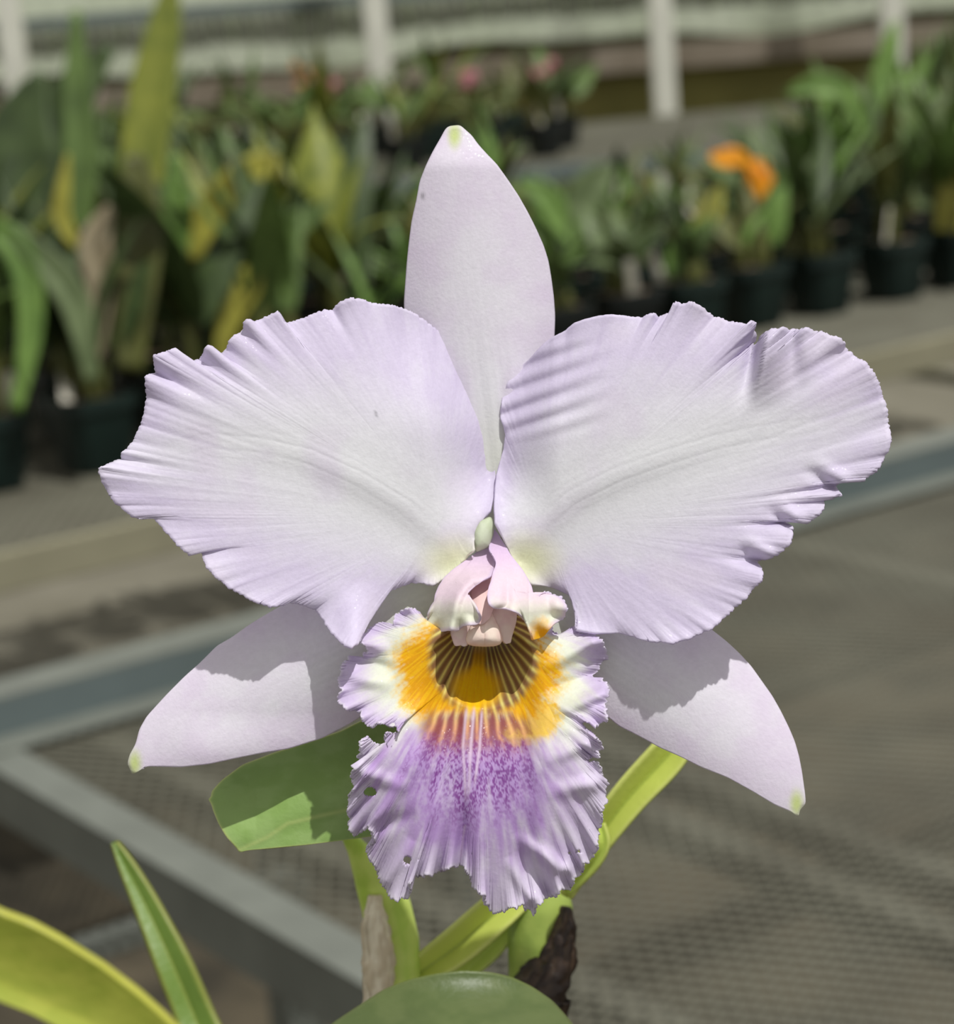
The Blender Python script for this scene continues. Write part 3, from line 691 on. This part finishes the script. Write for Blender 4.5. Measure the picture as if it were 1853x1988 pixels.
# lower right sepal
RS = [(950, 1150), (1000, 1120), (1090, 1100), (1200, 1115), (1300, 1160)]+crop(1100, 900, 2.461, [(690, 795), (760, 850), (820, 905), (880, 970), (930, 1040), (980, 1110), (1020, 1180), (1060, 1260), (1090, 1330), (1110, 1400), (1125, 1476)])+[(1560, 1520), (1563, 1540), (1565, 1561), (1553, 1571), (1551, 1587), (1538, 1576), (1507, 1563), (1466, 1538), (1414, 1509), (1363, 1489), (1322, 1468), (1281, 1450), (1255, 1435), (1224, 1419), (1203, 1409), (1183, 1392), (1100, 1330), (1020, 1260), (960, 1190)]
def rs_depth(X, Y, r, s, O):
    d, pos, side = segd(X, Y, [(950, 1160), (1150, 1270), (1350, 1400), (1555, 1570)])
    return -1+2.5*pos-(d/110)**2*2.6
fan('sepal', (1260, 1310), RS, rs_depth, sep_colour(1547, 1560, [(950, 1160), (1150, 1270), (1350, 1400), (1555, 1570)]), M_petal, flower, NS=400, NR=60, sig=8, thick=.0007)

# lip: funnel and frilled front lobe in one sheet
lipA = crop(600, 980, 2.808, [(650, 655), (620, 640), (600, 590), (575, 570), (540, 565), (505, 575), (500, 595), (470, 600), (465, 640), (450, 665), (420, 645), (390, 640), (375, 655), (345, 670), (320, 690), (290, 715), (278, 745), (300, 765), (325, 795), (300, 815), (290, 845), (250, 835), (213, 828), (195, 860), (175, 890), (168, 940), (160, 980), (175, 1010), (158, 1050), (165, 1080), (190, 1110), (215, 1118), (260, 1120), (285, 1135), (290, 1170), (310, 1200), (345, 1217), (370, 1190), (410, 1195), (450, 1212), (475, 1205)])
lipB = crop(600, 1350, 2.808, [(484, 180), (480, 203), (455, 207), (420, 198), (410, 230), (420, 258), (390, 267), (350, 257), (320, 223), (303, 240), (278, 253), (276, 300), (292, 320), (268, 340), (290, 352), (270, 375), (233, 385), (242, 410), (228, 430), (240, 470), (245, 510), (228, 540), (213, 575), (222, 610), (207, 640), (230, 680), (213, 710), (230, 740), (245, 768), (270, 750), (300, 735), (322, 712), (335, 740), (340, 770), (355, 795), (345, 812), (313, 830), (320, 870), (340, 920), (375, 950), (380, 1000), (410, 1040), (430, 1070), (437, 1103), (465, 1108), (485, 1128), (502, 1108), (535, 1102), (552, 1075), (550, 1000), (575, 985), (620, 985), (680, 980), (710, 960), (760, 945), (800, 935), (830, 912), (850, 945), (870, 980), (888, 1020), (900, 1045), (930, 1075), (962, 1098), (952, 1125), (980, 1150), (1000, 1182), (1030, 1187), (1070, 1180), (1100, 1155), (1130, 1162), (1172, 1138), (1180, 1170), (1210, 1168), (1228, 1198), (1240, 1150), (1265, 1142), (1280, 1108), (1320, 1100), (1345, 1097), (1380, 1058), (1420, 1062), (1435, 1030), (1447, 1008), (1480, 975), (1497, 950), (1493, 920), (1515, 915), (1540, 880), (1577, 850), (1568, 800), (1582, 770), (1568, 735), (1600, 710), (1600, 660), (1610, 610), (1624, 580), (1608, 530), (1628, 478), (1603, 450), (1600, 410), (1580, 368), (1550, 360), (1528, 367), (1518, 347), (1550, 333), (1587, 345), (1580, 300), (1603, 290), (1580, 240), (1560, 225), (1588, 235), (1540, 200), (1510, 180), (1488, 157), (1500, 143), (1530, 153), (1560, 177), (1590, 165), (1600, 140), (1627, 145)])
lipC = crop(600, 980, 2.808, [(1622, 1120), (1620, 1090), (1637, 1010), (1620, 965), (1600, 950), (1560, 962), (1553, 930), (1575, 895), (1600, 850), (1627, 835), (1620, 790), (1600, 745), (1570, 720), (1530, 710), (1490, 700), (1450, 663), (1430, 680), (1410, 717), (1360, 717), (1320, 687), (1318, 652), (1350, 635), (1390, 610), (1406, 560), (1397, 530), (1370, 505), (1330, 485), (1290, 478), (1255, 490), (1245, 515), (1218, 500), (1160, 520), (1060, 560), (960, 600), (860, 650), (760, 680), (700, 690)])
LIPO = lipA+lipB+lipC
LC = (935, 1275)
def ring(dx, dy):                  # rim of the throat
    a = np.arctan2(dy, dx); A = 102; B = np.where(dy > 0, 100, 62)
    k = 1/np.sqrt((np.cos(a)/A)**2+(np.sin(a)/B)**2)
    return np.stack([LC[0]+np.cos(a)*k, LC[1]+np.sin(a)*k], -1)
RIN = .32
def lip_inner(R, O, OS, wgt):
    d = OS-np.array(LC)
    rg = ring(d[:, 0], d[:, 1])[None]
    deep = (np.array([943, 1222])+(rg-np.array(LC))*np.array([.42, .30]))
    ti = np.clip(R/RIN, 0, 1); to = np.clip((R-RIN)/(1-RIN), 0, 1)
    inside = deep+(rg-deep)*ti
    w3 = to**4
    outside = rg+to*((OS*(1-w3)+O*w3)-rg)
    return np.where(R < RIN, inside, outside)
def lip_depth(X, Y, r, s, O):
    down = smooth(1270, 1380, Y)*smooth(150, 60, np.abs(X-930))        # the floor runs out to the front lobe
    ti = np.clip(r/RIN, 0, 1); to = np.clip((r-RIN)/(1-RIN), 0, 1)
    zin_side = -11+21*ti**.5
    zin_down = -11+19*ti**1.0
    dd = smooth(-20, 100, Y-1275)*smooth(130, 70, np.abs(X-935))
    zin = zin_side*(1-dd)+zin_down*dd
    zr = 10*(1-dd)+8*dd
    zo = zr+4.5*np.sin(to*pi*.5)*smooth(1250, 1500, Y)
    zo = zo+3*smooth(1360, 1500, Y)-4.5*smooth(1540, 1760, Y)-((X-930)/250)**2*5*smooth(1400, 1600, Y)
    zo = zo-5*to**1.3*smooth(1420, 1250, Y)          # side flares lean back
    ph = s*2*pi
    f = fbm(s*34, s*0+3, 2)-.5
    zo = zo+to**4.0*(2.8*f*2)+to**8*(1.5*np.sin(ph*46+3*np.sin(ph*7))+.9*(fbm(s*150, s*0+8, 2)-.5)*2)
    # long radial pleats of the front lobe
    an = np.arctan2(X-925, Y-1330)
    zo = zo+to*(.4*np.sin(an*13+2*np.sin(an*5))+.05*np.sin(an*41+3*np.sin(an*9)))*smooth(1380, 1500, Y)
    zo = zo-2.2*np.exp(-((X-(905-(Y-1400)*.03))/13)**2)*smooth(1480, 1660, Y)+.8*np.exp(-((X-(912-(Y-1400)*.05))/16)**2)*smooth(1340, 1400, Y)*smooth(1640, 1500, Y)
    for x0, y0, x1, y1, h, w_ in [(1055, 1300, 1150, 1248, 3.0, 15), (1075, 1388, 1172, 1345, 3.2, 14), (1060, 1340, 1165, 1305, -2.4, 13), (760, 1268, 690, 1238, 2.6, 14), (765, 1330, 668, 1310, 2.6, 15), (770, 1300, 680, 1275, -2.2, 11),
                                     (1000, 1620, 1095, 1690, 2.4, 13), (1010, 1645, 1060, 1730, -1.8, 12), (985, 1665, 1030, 1745, 2.0, 11), (800, 1630, 748, 1710, 2.4, 14), (1060, 1540, 1160, 1520, 2.0, 16), (1050, 1480, 1150, 1440, 2.0, 15), (800, 1530, 700, 1500, 1.8, 15), (810, 1580, 715, 1610, -1.6, 15)]:
        dq, ps, _ = segd(X, Y, [(x0, y0), (x1, y1)]); zo = zo+h*ps**.8*np.exp(-(dq/w_)**2)
    return np.where(r < RIN, zin, zo)
def lip_colour(X, Y, r, ss, O):
    to = np.clip((r-RIN)/(1-RIN), 0, 1)
    a = np.degrees(np.arctan2(X-937, Y-1185)); d = np.hypot(X-937, Y-1185)
    st = fbm(a/2.2, d/70., 3); st2 = fbm(a/1.1+40, d/45., 2); sp = fbm(X/5., Y/5., 2); sp2 = noise(X/2.6, Y/2.6)
    cream = L3(234, 238, 222); lil = L3(216, 200, 232)
    c = mixc(np.broadcast_to(cream, X.shape+(3,)), lil, smooth(.5, .95, to+.3*(st-.5)))
    c = mixc(c, L3(228, 218, 238), smooth(1400, 1480, Y)*.8)
    # purple of the front lobe
    e = np.hypot((X-905)/(204), (Y-1525)/(165))
    pm = smooth(1.2, .55, e+.8*(.5-st))*smooth(1375, 1430, Y+.0*X)
    pm = pm*np.clip(.35+1.6*st*.9+.5*(sp-.5), 0, 1)
    for (x0, y0, x1, y1, w0) in [(850, 1580, 760, 1660, 30), (880, 1600, 830, 1660, 26), (960, 1590, 1090, 1665, 14), (1000, 1600, 1080, 1700, 12), (1040, 1610, 1100, 1650, 14), (830, 1530, 740, 1560, 20), (1000, 1540, 1120, 1600, 16), (800, 1440, 770, 1480, 26), (1000, 1450, 1080, 1475, 20)]:
        dq, ps, _ = segd(X, Y, [(x0, y0), (x1, y1)])
        pm = np.maximum(pm, .85*np.exp(-(dq/w0)**2)*np.clip(.2+1.3*st2, 0, 1)*(1-.6*ps))
    purple = mixc(np.broadcast_to(L3(194, 160, 218), X.shape+(3,)), L3(138, 76, 156), smooth(.40, .62, sp*.5+sp2*.5)*smooth(1.0, .3, np.hypot((X-925)/165, (Y-1490)/150)+.7*(.5-st)))
    c = mixc(c, purple, np.clip(pm, 0, 1))
    # maroon band with salmon lines
    mm = smooth(1362, 1398, Y-.12*np.abs(X-925)+50*(st-.5))*smooth(1490, 1400, Y-.0*X+30*(sp-.5))*smooth(125, 85, np.abs(X-930)+18*(st-.5))
    c = mixc(c, L3(150, 58, 66), mm*.9)
    # yellow
    ey = np.hypot((X-928)/166, (Y-1308)/(126))+.2*(st-.5)+.14*(sp-.5)+.16*(fbm(X/30.,Y/30.,2)-.5)
    ym = smooth(1.13, .80, ey)*(1-smooth(1375, 1400, Y-.0*X)*smooth(98, 60, np.abs(X-925)))
    for bx, by, br in [(1040, 1392, 52), (812, 1352, 42), (1000, 1425, 26)]:
        ym = np.maximum(ym, smooth(1.15, .7, np.hypot(X-bx, Y-by)/br+.5*(st-.5)+.3*(sp-.5))*(1-.6*smooth(1425, 1440, Y)))
    ye = mixc(np.broadcast_to(L3(252, 196, 12), X.shape+(3,)), L3(238, 172, 4), smooth(.35, .65, st2))
    for bx, by, br in [(1040, 1392, 52), (812, 1352, 42), (1000, 1425, 26)]:
        ym = np.maximum(ym, smooth(1.15, .7, np.hypot(X-bx, Y-by)/br+.5*(st-.5)+.3*(sp-.5))*(1-.6*smooth(1425, 1440, Y)))
    ye = mixc(ye, L3(248, 224, 120), smooth(.8, 1.0, ey)*.6)
    c = mixc(c, ye, ym)
    # stripes of the throat
    es = np.hypot((X-938)/112, (Y-1275)/(118))
    sm = np.maximum(smooth(1.03, .86, es+.15*(st-.5)), mm*.9)
    bend = a+4*np.sin(np.radians(a)*3)
    fr = np.mod(bend/6.2+.25*np.sin(d/60.)+.3*noise(d/30., bend/9.), 1)
    line = np.exp(-((fr-.5)/.2)**2)
    brown = mixc(np.broadcast_to(L3(150, 110, 74), X.shape+(3,)), L3(150, 74, 76), smooth(1350, 1400, Y))
    ylw = mixc(np.broadcast_to(L3(240, 226, 134), X.shape+(3,)), L3(238, 176, 130), smooth(1370, 1420, Y))
    stripe = mixc(brown, ylw, line)
    cen = smooth(64, 24, np.hypot((X-925)/1.0, (Y-1338)/.85)*1.0)+smooth(17, 8, np.abs(X-928-.1*(1300-Y)))*smooth(1240, 1275, Y)*smooth(1400, 1370, Y)*.6
    c = mixc(c, stripe, np.clip(sm*(1-np.clip(cen, 0, 1)), 0, 1)*smooth(1470, 1415, Y+25*(sp-.5)))
    c = mixc(c, L3(253, 205, 10), np.clip(cen, 0, 1)*.9*smooth(1400, 1375, Y)*(1-.3*(line < .4)))
    # pale lines down the middle
    for pl_ in [[(907, 1370), (900, 1450), (906, 1570)], [(921, 1370), (914, 1450), (909, 1560)], [(936, 1375), (931, 1450), (919, 1540)], [(905, 1598), (899, 1640), (895, 1678)]]:
        dq, ps, _ = segd(X, Y, pl_)
        c = mixc(c, L3(232, 210, 234), .72*np.exp(-(dq/3.0)**2)*smooth(1.0, .75, ps)*smooth(0, .08, ps))
    c = mixc(c, L3(240, 236, 244), smooth(.975, 1, r)*.5)
    return np.clip(c*(1+.06*(sp2-.5))[..., None], 0, .95)
fan('lip', LC, LIPO, lip_depth, lip_colour, M_lip, flower, NS=2000, NR=140, serr=3.0, sig=18, thick=.0004, inner=lip_inner, presm=.8,
    holes=[(719, 1537, 13, 10), (791, 1670, 8, 8), (1106, 1656, 4, 3), (1123, 1653, 4, 3)],
    cuts=[[(690, 1418), (723, 1414), (732, 1405), (746, 1406), (760, 1412), (771, 1411), (773, 1422), (762, 1424), (750, 1421), (746, 1432), (749, 1442), (739, 1446), (725, 1441), (714, 1430), (690, 1432)],
          [(1130, 1406), (1134, 1400), (1145, 1403), (1156, 1412), (1170, 1411), (1195, 1420), (1180, 1436), (1162, 1435), (1155, 1430), (1148, 1421), (1138, 1415)],
          [(1141, 1474), (1152, 1469), (1172, 1472), (1172, 1481), (1152, 1478), (1144, 1481)],
          [(762, 1412), (771, 1409), (772, 1416)]])

# hood: the two side lobes folded over the column
H = lambda p: crop(820, 1010, 6.177, p)
HL = H([(855, 92), (880, 200), (895, 330), (880, 420), (885, 510), (865, 570), (840, 640), (832, 672), (800, 690), (720, 735), (640, 790), (590, 835), (545, 880), (560, 915), (590, 955), (635, 1010), (665, 1070), (690, 1130), (708, 1165), (695, 1225), (650, 1258), (560, 1262), (490, 1272), (450, 1312), (410, 1330), (350, 1320), (200, 1345), (100, 1330), (20, 1300), (-10, 1290), (70, 1270), (60, 1150), (100, 1055), (150, 970), (160, 900), (200, 800), (270, 690), (380, 590), (520, 490), (640, 400), (750, 290), (800, 230), (830, 160)])
HR = H([(855, 92), (900, 150), (950, 230), (1000, 310), (1060, 420), (1130, 510), (1200, 600), (1270, 720), (1310, 800), (1335, 915), (1385, 935), (1425, 885), (1510, 868), (1600, 908), (1680, 958), (1737, 1035), (1718, 1140), (1660, 1200), (1580, 1250), (1530, 1310), (1475, 1375), (1400, 1420), (1322, 1440), (1302, 1340), (1255, 1240), (1200, 1170), (1150, 1122), (1080, 1092), (990, 1065), (920, 1062), (850, 1055), (808, 1028), (785, 980), (780, 900), (800, 800), (832, 720), (838, 670), (850, 620), (878, 560), (885, 505), (862, 455), (830, 400), (798, 358), (805, 290), (830, 200)])
def hood_base(X, Y):
    xc = 948+.0*Y
    t = smooth(1025, 1190, Y)
    return -3+19*t-((X-xc)/110)**2*8*smooth(1050, 1150, Y)
hl_line = H([(835, 690), (700, 715), (600, 735), (520, 800), (450, 900), (410, 1000), (390, 1100), (375, 1200), (370, 1300)])
def hl_depth(X, Y, r, s, O):
    d, pos, side = segd(X, Y, hl_line)
    z = hood_base(X, Y)+.9
    # the flap right of the crease is turned inwards
    z = z+1.7*np.exp(-(d/9)**2)-1.8*np.where(side < 0, 1, 0)*smooth(2, 30, d)
    z = z+1.2*np.sin(s*2*pi*13)*smooth(.7, 1, r)*smooth(1150, 1200, Y)
    z = z-1.0*np.exp(-((X-955)/9)**2)*smooth(1060, 1080, Y)*smooth(1115, 1095, Y)
    return z
def hr_depth(X, Y, r, s, O):
    z = hood_base(np.minimum(X, 1026), Y)+2.4
    z = z+1.3*np.sin(s*2*pi*11)*smooth(.6, 1, r)*smooth(1130, 1190, Y)
    z = z-3.6*smooth(1020, 1080, X)+1.3*np.exp(-((X-1080)/12)**2)*smooth(1140, 1170, Y)
    z = z-1.4*np.exp(-(((X-985)/10)**2+((Y-1165)/30)**2))
    return z
def hood_colour(X, Y, r, ss, O):
    c = mixc(np.broadcast_to(L3(226, 200, 232), X.shape+(3,)), L3(238, 218, 230), smooth(1060, 1130, Y))
    c = mixc(c, L3(234, 238, 216), smooth(1150, 1200, Y+10*(fbm(X/12., Y/12.)-.5))*.9*smooth(1.0, .8, r*.9))
    c = mixc(c, L3(216, 198, 230), smooth(.88, .99, r)*.6)
    c = mixc(c, L3(250, 192, 30), smooth(1.25, .5, np.hypot((X-1052)/30, (Y-1246)/44)+.5*(fbm(X/9., Y/9.)-.5)))
    return np.clip(c*(1+.05*(noise(X/2.5, Y/2.5)-.5))[..., None], 0, .95)
fan('side_lobe', (885, 1130), HL, hl_depth, hood_colour, M_lip, flower, NS=400, NR=60, sig=5, thick=.0004)
fan('side_lobe', (1000, 1150), HR, hr_depth, hood_colour, M_lip, flower, NS=400, NR=60, sig=5, thick=.0004)

# column with its wings and the anther cap
def dome(cx, cy, rx, ry, z0, h):
    return lambda X, Y, r, s, O: z0+h*np.sqrt(np.clip(1-(r*.985)**2, 0, 1))
def plain(c, c2=None):
    def f(X, Y, r, ss, O):
        k = fbm(X/14., Y/14., 2); return mixc(np.broadcast_to(L3(*c), X.shape+(3,)), L3(*(c2 or c)), smooth(.3, .7, k))
    return f
CB = H([(700, 560), (860, 560), (1000, 700), (1100, 900), (1118, 1100), (1108, 1220), (1080, 1330), (1060, 1400), (1048, 1478), (1020, 1470), (1000, 1488), (960, 1450), (930, 1400), (900, 1300), (860, 1250), (800, 1280), (740, 1300), (620, 1290), (575, 1310), (560, 1400), (545, 1500), (510, 1520), (470, 1490), (430, 1515), (405, 1500), (385, 1420), (365, 1330), (380, 1250), (420, 1100), (470, 1000), (550, 870), (620, 700)])
def cb_depth(X, Y, r, s, O):
    cx = 942
    return 2.0+7.5*smooth(1100, 1215, Y)+2.2*np.sqrt(np.clip(1-((X-cx)/62)**2, 0, 1))
fan('column', (940, 1170), CB, cb_depth, plain((236, 208, 206), (242, 222, 214)), M_col, flower, NS=260, NR=30, sig=4, thick=.0012)
CR = H([(620, 700), (690, 640), (835, 600), (850, 760), (860, 950), (850, 1060), (800, 1200), (720, 1260), (650, 1240), (630, 1080), (610, 900)])
fan('column_ridge', (938, 1160), CR, lambda X, Y, r, s, O: 3.2+9*smooth(1100, 1215, Y)+2.2*np.sqrt(np.clip(1-((X-940)/26)**2, 0, 1)), plain((238, 208, 204), (232, 198, 196)), M_col, flower, NS=160, NR=24, sig=3, thick=.0012)
AC = H([(800, 1085), (850, 1180), (900, 1290), (932, 1380), (945, 1430), (920, 1470), (860, 1488), (740, 1492), (620, 1485), (560, 1470), (545, 1430), (560, 1370), (590, 1300), (650, 1230), (740, 1190)])
fan('anther_cap', (941, 1236), AC, lambda X, Y, r, s, O: 12.0+3.2*np.sqrt(np.clip(1-(r*.99)**2, 0, 1))-1.0*smooth(1225, 1190, Y)-.5*np.exp(-((X-941)/2.0)**2)*smooth(1222, 1240, Y), plain((246, 228, 214), (240, 214, 204)), M_col, flower, NS=160, NR=30, sig=4, thick=.0008)
# back of a green-white bud scale beside the hood
fan('bract', (934, 1046), [(952, 1005), (958, 1018), (955, 1040), (948, 1060), (925, 1070), (922, 1050), (924, 1030), (935, 1012)], lambda X, Y, r, s, O: 1.0+2*np.sqrt(np.clip(1-r*r, 0, 1)), plain((206, 214, 190), (196, 206, 176)), M_col, flower, NS=80, NR=12, sig=2, thick=.0006)

# ---------------------------------------------------------------- leaves and stems of the flowering plant
G1, G1e, G1m = S(112, 150, 78), S(176, 190, 96), S(132, 168, 104)
def leaf_col(c1, c2, ec, mid=None):
    def f(X, Y, r, ss, O):
        k = fbm(X/40., Y/22., 3)
        c = mixc(np.broadcast_to(np.array(c1[:3]), X.shape+(3,)), np.array(c2[:3]), smooth(.3, .7, k))
        c = mixc(c, np.array(ec[:3]), smooth(.975, .995, r))
        if mid:
            d, _, _ = segd(X, Y, mid); c = mixc(c, np.array(ec[:3]), .35*np.exp(-(d/4)**2))
        return c
    return f
LL = [(404, 1553), (412, 1548), (411, 1538), (430, 1515), (470, 1485), (530, 1462), (600, 1440), (660, 1420), (710, 1395), (760, 1385), (800, 1420), (810, 1500), (790, 1580), (740, 1620), (690, 1628), (600, 1640), (520, 1648), (480, 1651), (465, 1656), (462, 1648), (440, 1625), (425, 1600), (415, 1575), (411, 1560)]
def ll_depth(X, Y, r, s, O):
    my = np.interp(X, [411, 500, 560, 680, 800], [1652, 1638, 1600, 1570, 1540])
    return -7-5*smooth(0, 130, my-Y)+1.0*smooth(0, 60, Y-my)-((X-600)/200)**2*1.5
fan('leaf', (600, 1560), LL, ll_depth, leaf_col(S(150, 180, 106), S(138, 170, 92), S(208, 218, 140), [(465, 1650), (520, 1625), (560, 1598), (690, 1568)]), M_leaf, plant, NS=300, NR=50, sig=6, thick=.0009)
LF = [(640, 1995), (700, 1955), (750, 1922), (800, 1902), (850, 1890), (900, 1884), (950, 1887), (990, 1897), (1030, 1917), (1070, 1945), (1110, 1990), (1140, 2060), (1100, 2150), (950, 2220), (780, 2200), (660, 2120)]
fan('leaf', (890, 2050), LF, lambda X, Y, r, s, O: 72-16*smooth(2100, 1880, Y)-((X-880)/220)**2*8, leaf_col(S(98, 112, 64), S(88, 104, 56), S(108, 120, 66), None), M_leaf, plant, NS=200, NR=30, sig=4, thick=.001)
# right leaf seen edge on
ZF = D0
st_y = dict(col=S(204, 216, 104), edge=S(216, 224, 124), midcol=S(158, 178, 58))
strap(plant, [(1330, 1425, 30, ZF+.074), (1290, 1475, 36, ZF+.074), (1225, 1545, 34, ZF+.074), (1175, 1610, 30, ZF+.075), (1130, 1680, 22, ZF+.077), (1100, 1740, 12, ZF+.08)], 0, M_leaf, fold=.9, nl=30, nw=10, **st_y)
strap(plant, [(1165, 1600, 10, ZF+.068), (1172, 1640, 12, ZF+.068), (1150, 1680, 13, ZF+.070), (1100, 1730, 12, ZF+.075)], 0, M_leaf, fold=.6, nl=20, nw=6, col=S(200, 220, 100), edge=S(214, 224, 120))
strap(plant, [(1010, 1735, 30, ZF+.09), (960, 1775, 36, ZF+.09), (890, 1835, 36, ZF+.09), (820, 1885, 30, ZF+.09), (750, 1935, 22, ZF+.09), (715, 1975, 16, ZF+.09)], 0, M_leaf, fold=.9, nl=30, nw=10, **st_y)
strap(plant, [(1010, 1770, 16, ZF+.098), (960, 1830, 24, ZF+.098), (910, 1880, 22, ZF+.098), (860, 1940, 14, ZF+.098)], 0, M_leaf, fold=.7, nl=20, nw=8, col=S(196, 214, 104), edge=S(204, 216, 120))
def stem(name, pts, rad, c, c2, n=20):
    P = np.array([P3(x, y, d) for x, y, d in pts]); t = np.linspace(0, len(P)-1, 40); P2 = np.stack([np.interp(t, range(len(P)), P[:, k]) for k in range(3)], 1)
    rad2 = np.interp(t, range(len(P)), rad); vv, ff = tube(P2, list(rad2), n)
    k = fbm(vv[:, 0]*400, vv[:, 2]*160, 3)
    col = mixc(np.broadcast_to(np.array(c[:3]), (len(vv), 3)), np.array(c2[:3]), smooth(.35, .65, k))
    return mesh_py(name, vv, ff, M_leaf, plant, col=col)
stem('pseudobulb', [(668, 1610, -70), (695, 1650, -76), (725, 1700, -82), (750, 1760, -86), (765, 1830, -88), (770, 1900, -88), (770, 2060, -88)], [.0012, .0024, .0046, .0058, .0060, .0056, .0048], S(214, 232, 124), S(190, 218, 96))
stem('pseudobulb', [(1035, 1700, -94), (1050, 1760, -94), (1047, 1830, -94), (1040, 1890, -94), (1030, 1960, -94), (1025, 2100, -94)], [.0062, .0076, .0074, .0064, .0056, .005], S(170, 190, 92), S(150, 174, 78))
# papery sheaths
def sheath(pts, rad, c, c2, seed_, amp):
    P = np.array([P3(x, y, d) for x, y, d in pts]); t = np.linspace(0, len(P)-1, 60); P2 = np.stack([np.interp(t, range(len(P)), P[:, k]) for k in range(3)], 1)
    vv, ff = tube(P2, list(np.interp(t, range(len(P)), rad)), 28)
    cen = np.repeat(P2, 28, 0); n0 = len(cen); k = fbm(np.tile(np.arange(28), 60)*.9+seed_, np.repeat(np.arange(60), 28)*.16, 3)
    vv[:n0] = cen+(vv[:n0]-cen)*(1+amp*(k-.5)*2)[:, None]
    kk = np.r_[k, .5, .5]; col = mixc(np.broadcast_to(np.array(c[:3]), (len(vv), 3)), np.array(c2[:3]), smooth(.3, .6, kk))
    return mesh_py('papery_sheath', vv, ff, M_leaf, plant, col=col)
sheath([(728, 1738, -78), (728, 1790, -78), (735, 1860, -79), (735, 1930, -80), (730, 2060, -80)], [.0014, .0030, .0036, .0034, .0034], S(246, 238, 214), S(214, 200, 172), 3, .35)
sheath([(1100, 1760, -88), (1094, 1800, -88), (1078, 1870, -88), (1045, 1930, -88), (1040, 2080, -90)], [.0010, .0028, .0044, .0064, .0066], S(92, 74, 58), S(50, 38, 32), 8, .4)
# canes going down to the pot, below the frame
def cane(a, b, r, name='cane'):
    p = np.array(a); q = np.array(b); pts = [p+(q-p)*t+np.array([.012*sin(5*t), 0, 0])*sin(pi*t) for t in np.linspace(0, 1, 12)]
    vv, ff = tube(pts, [r*(1+.35*sin(pi*i/11)) for i in range(12)], 12)
    return mesh_py(name, vv, ff, M_leaf, plant, col=np.tile(L3(130, 150, 70), (len(vv), 1)))
pb = np.array(plant['_o'])
cane(P3(770, 2040, -88), pb+np.array([-.015, 0, .15]), .0035)
cane(P3(1025, 2080, -94), pb+np.array([.015, 0, .15]), .004)
def big_pot(t, m='green'):
    a = bpy.data.objects.new('pot', POTS[m]); C.objects.link(a); a.parent = t; a.scale = (1.3,)*3; a.rotation_euler[2] = .3
    b = bpy.data.objects.new('potting_bark', BARK); C.objects.link(b); b.parent = t; b.scale = (1.3,)*3; b['kind'] = 'stuff'
big_pot(plant); big_pot(plant2, 'black')
# the front leaf and the left leaf stand on their own stalks
def stalk(t, a, b, r=.003):
    vv, ff = tube([np.array(a)+(np.array(b)-np.array(a))*k/8 for k in range(9)], r, 10); return mesh_py('stalk', vv, ff, M_leaf, t, col=np.tile(L3(130, 150, 70), (len(vv), 1)))
stalk(plant, P3(880, 2190, 60), pb+np.array([0, -.03, .15]))
# neighbouring plant: bottom left leaves
BL = [(-160, 1700), (-60, 1735), (0, 1768), (60, 1790), (120, 1822), (200, 1872), (270, 1925), (320, 1970), (360, 2010), (400, 2080), (380, 2160), (300, 2130), (200, 2060), (140, 2010), (60, 1968), (0, 1945), (-100, 1900), (-200, 1850)]
def bl_depth(X, Y, r, s, O):
    d, _, _ = segd(X, Y, [(-200, 1800), (0, 1905), (180, 1985), (390, 2130)])
    return 140+(d/60)**1.5*1.2
fan('leaf', (120, 1930), BL, bl_depth, leaf_col(S(184, 192, 80), S(172, 184, 72), S(196, 196, 80), [(-200, 1800), (0, 1905), (180, 1985), (390, 2130)]), M_leaf, plant2, NS=240, NR=40, sig=5, thick=.0012)
strap(plant2, [(440, 2120, 50, ZF-.115), (385, 1990, 38, ZF-.11), (335, 1870, 34, ZF-.108), (285, 1760, 25, ZF-.105), (245, 1680, 16, ZF-.103), (222, 1636, 7, ZF-.102)], 0, M_leaf, fold=.5, nl=30, nw=10, thick=.001, col=S(112, 140, 56), edge=S(136, 144, 62), midcol=S(146, 158, 74))
p2 = np.array(plant2['_o'])
stalk(plant2, P3(390, 2140, 130), p2+np.array([.01, 0, .15])); stalk(plant2, P3(440, 2115, 114), p2+np.array([-.01, 0, .15]))

for o in bpy.data.objects:
    if '_o' in o: del o['_o']
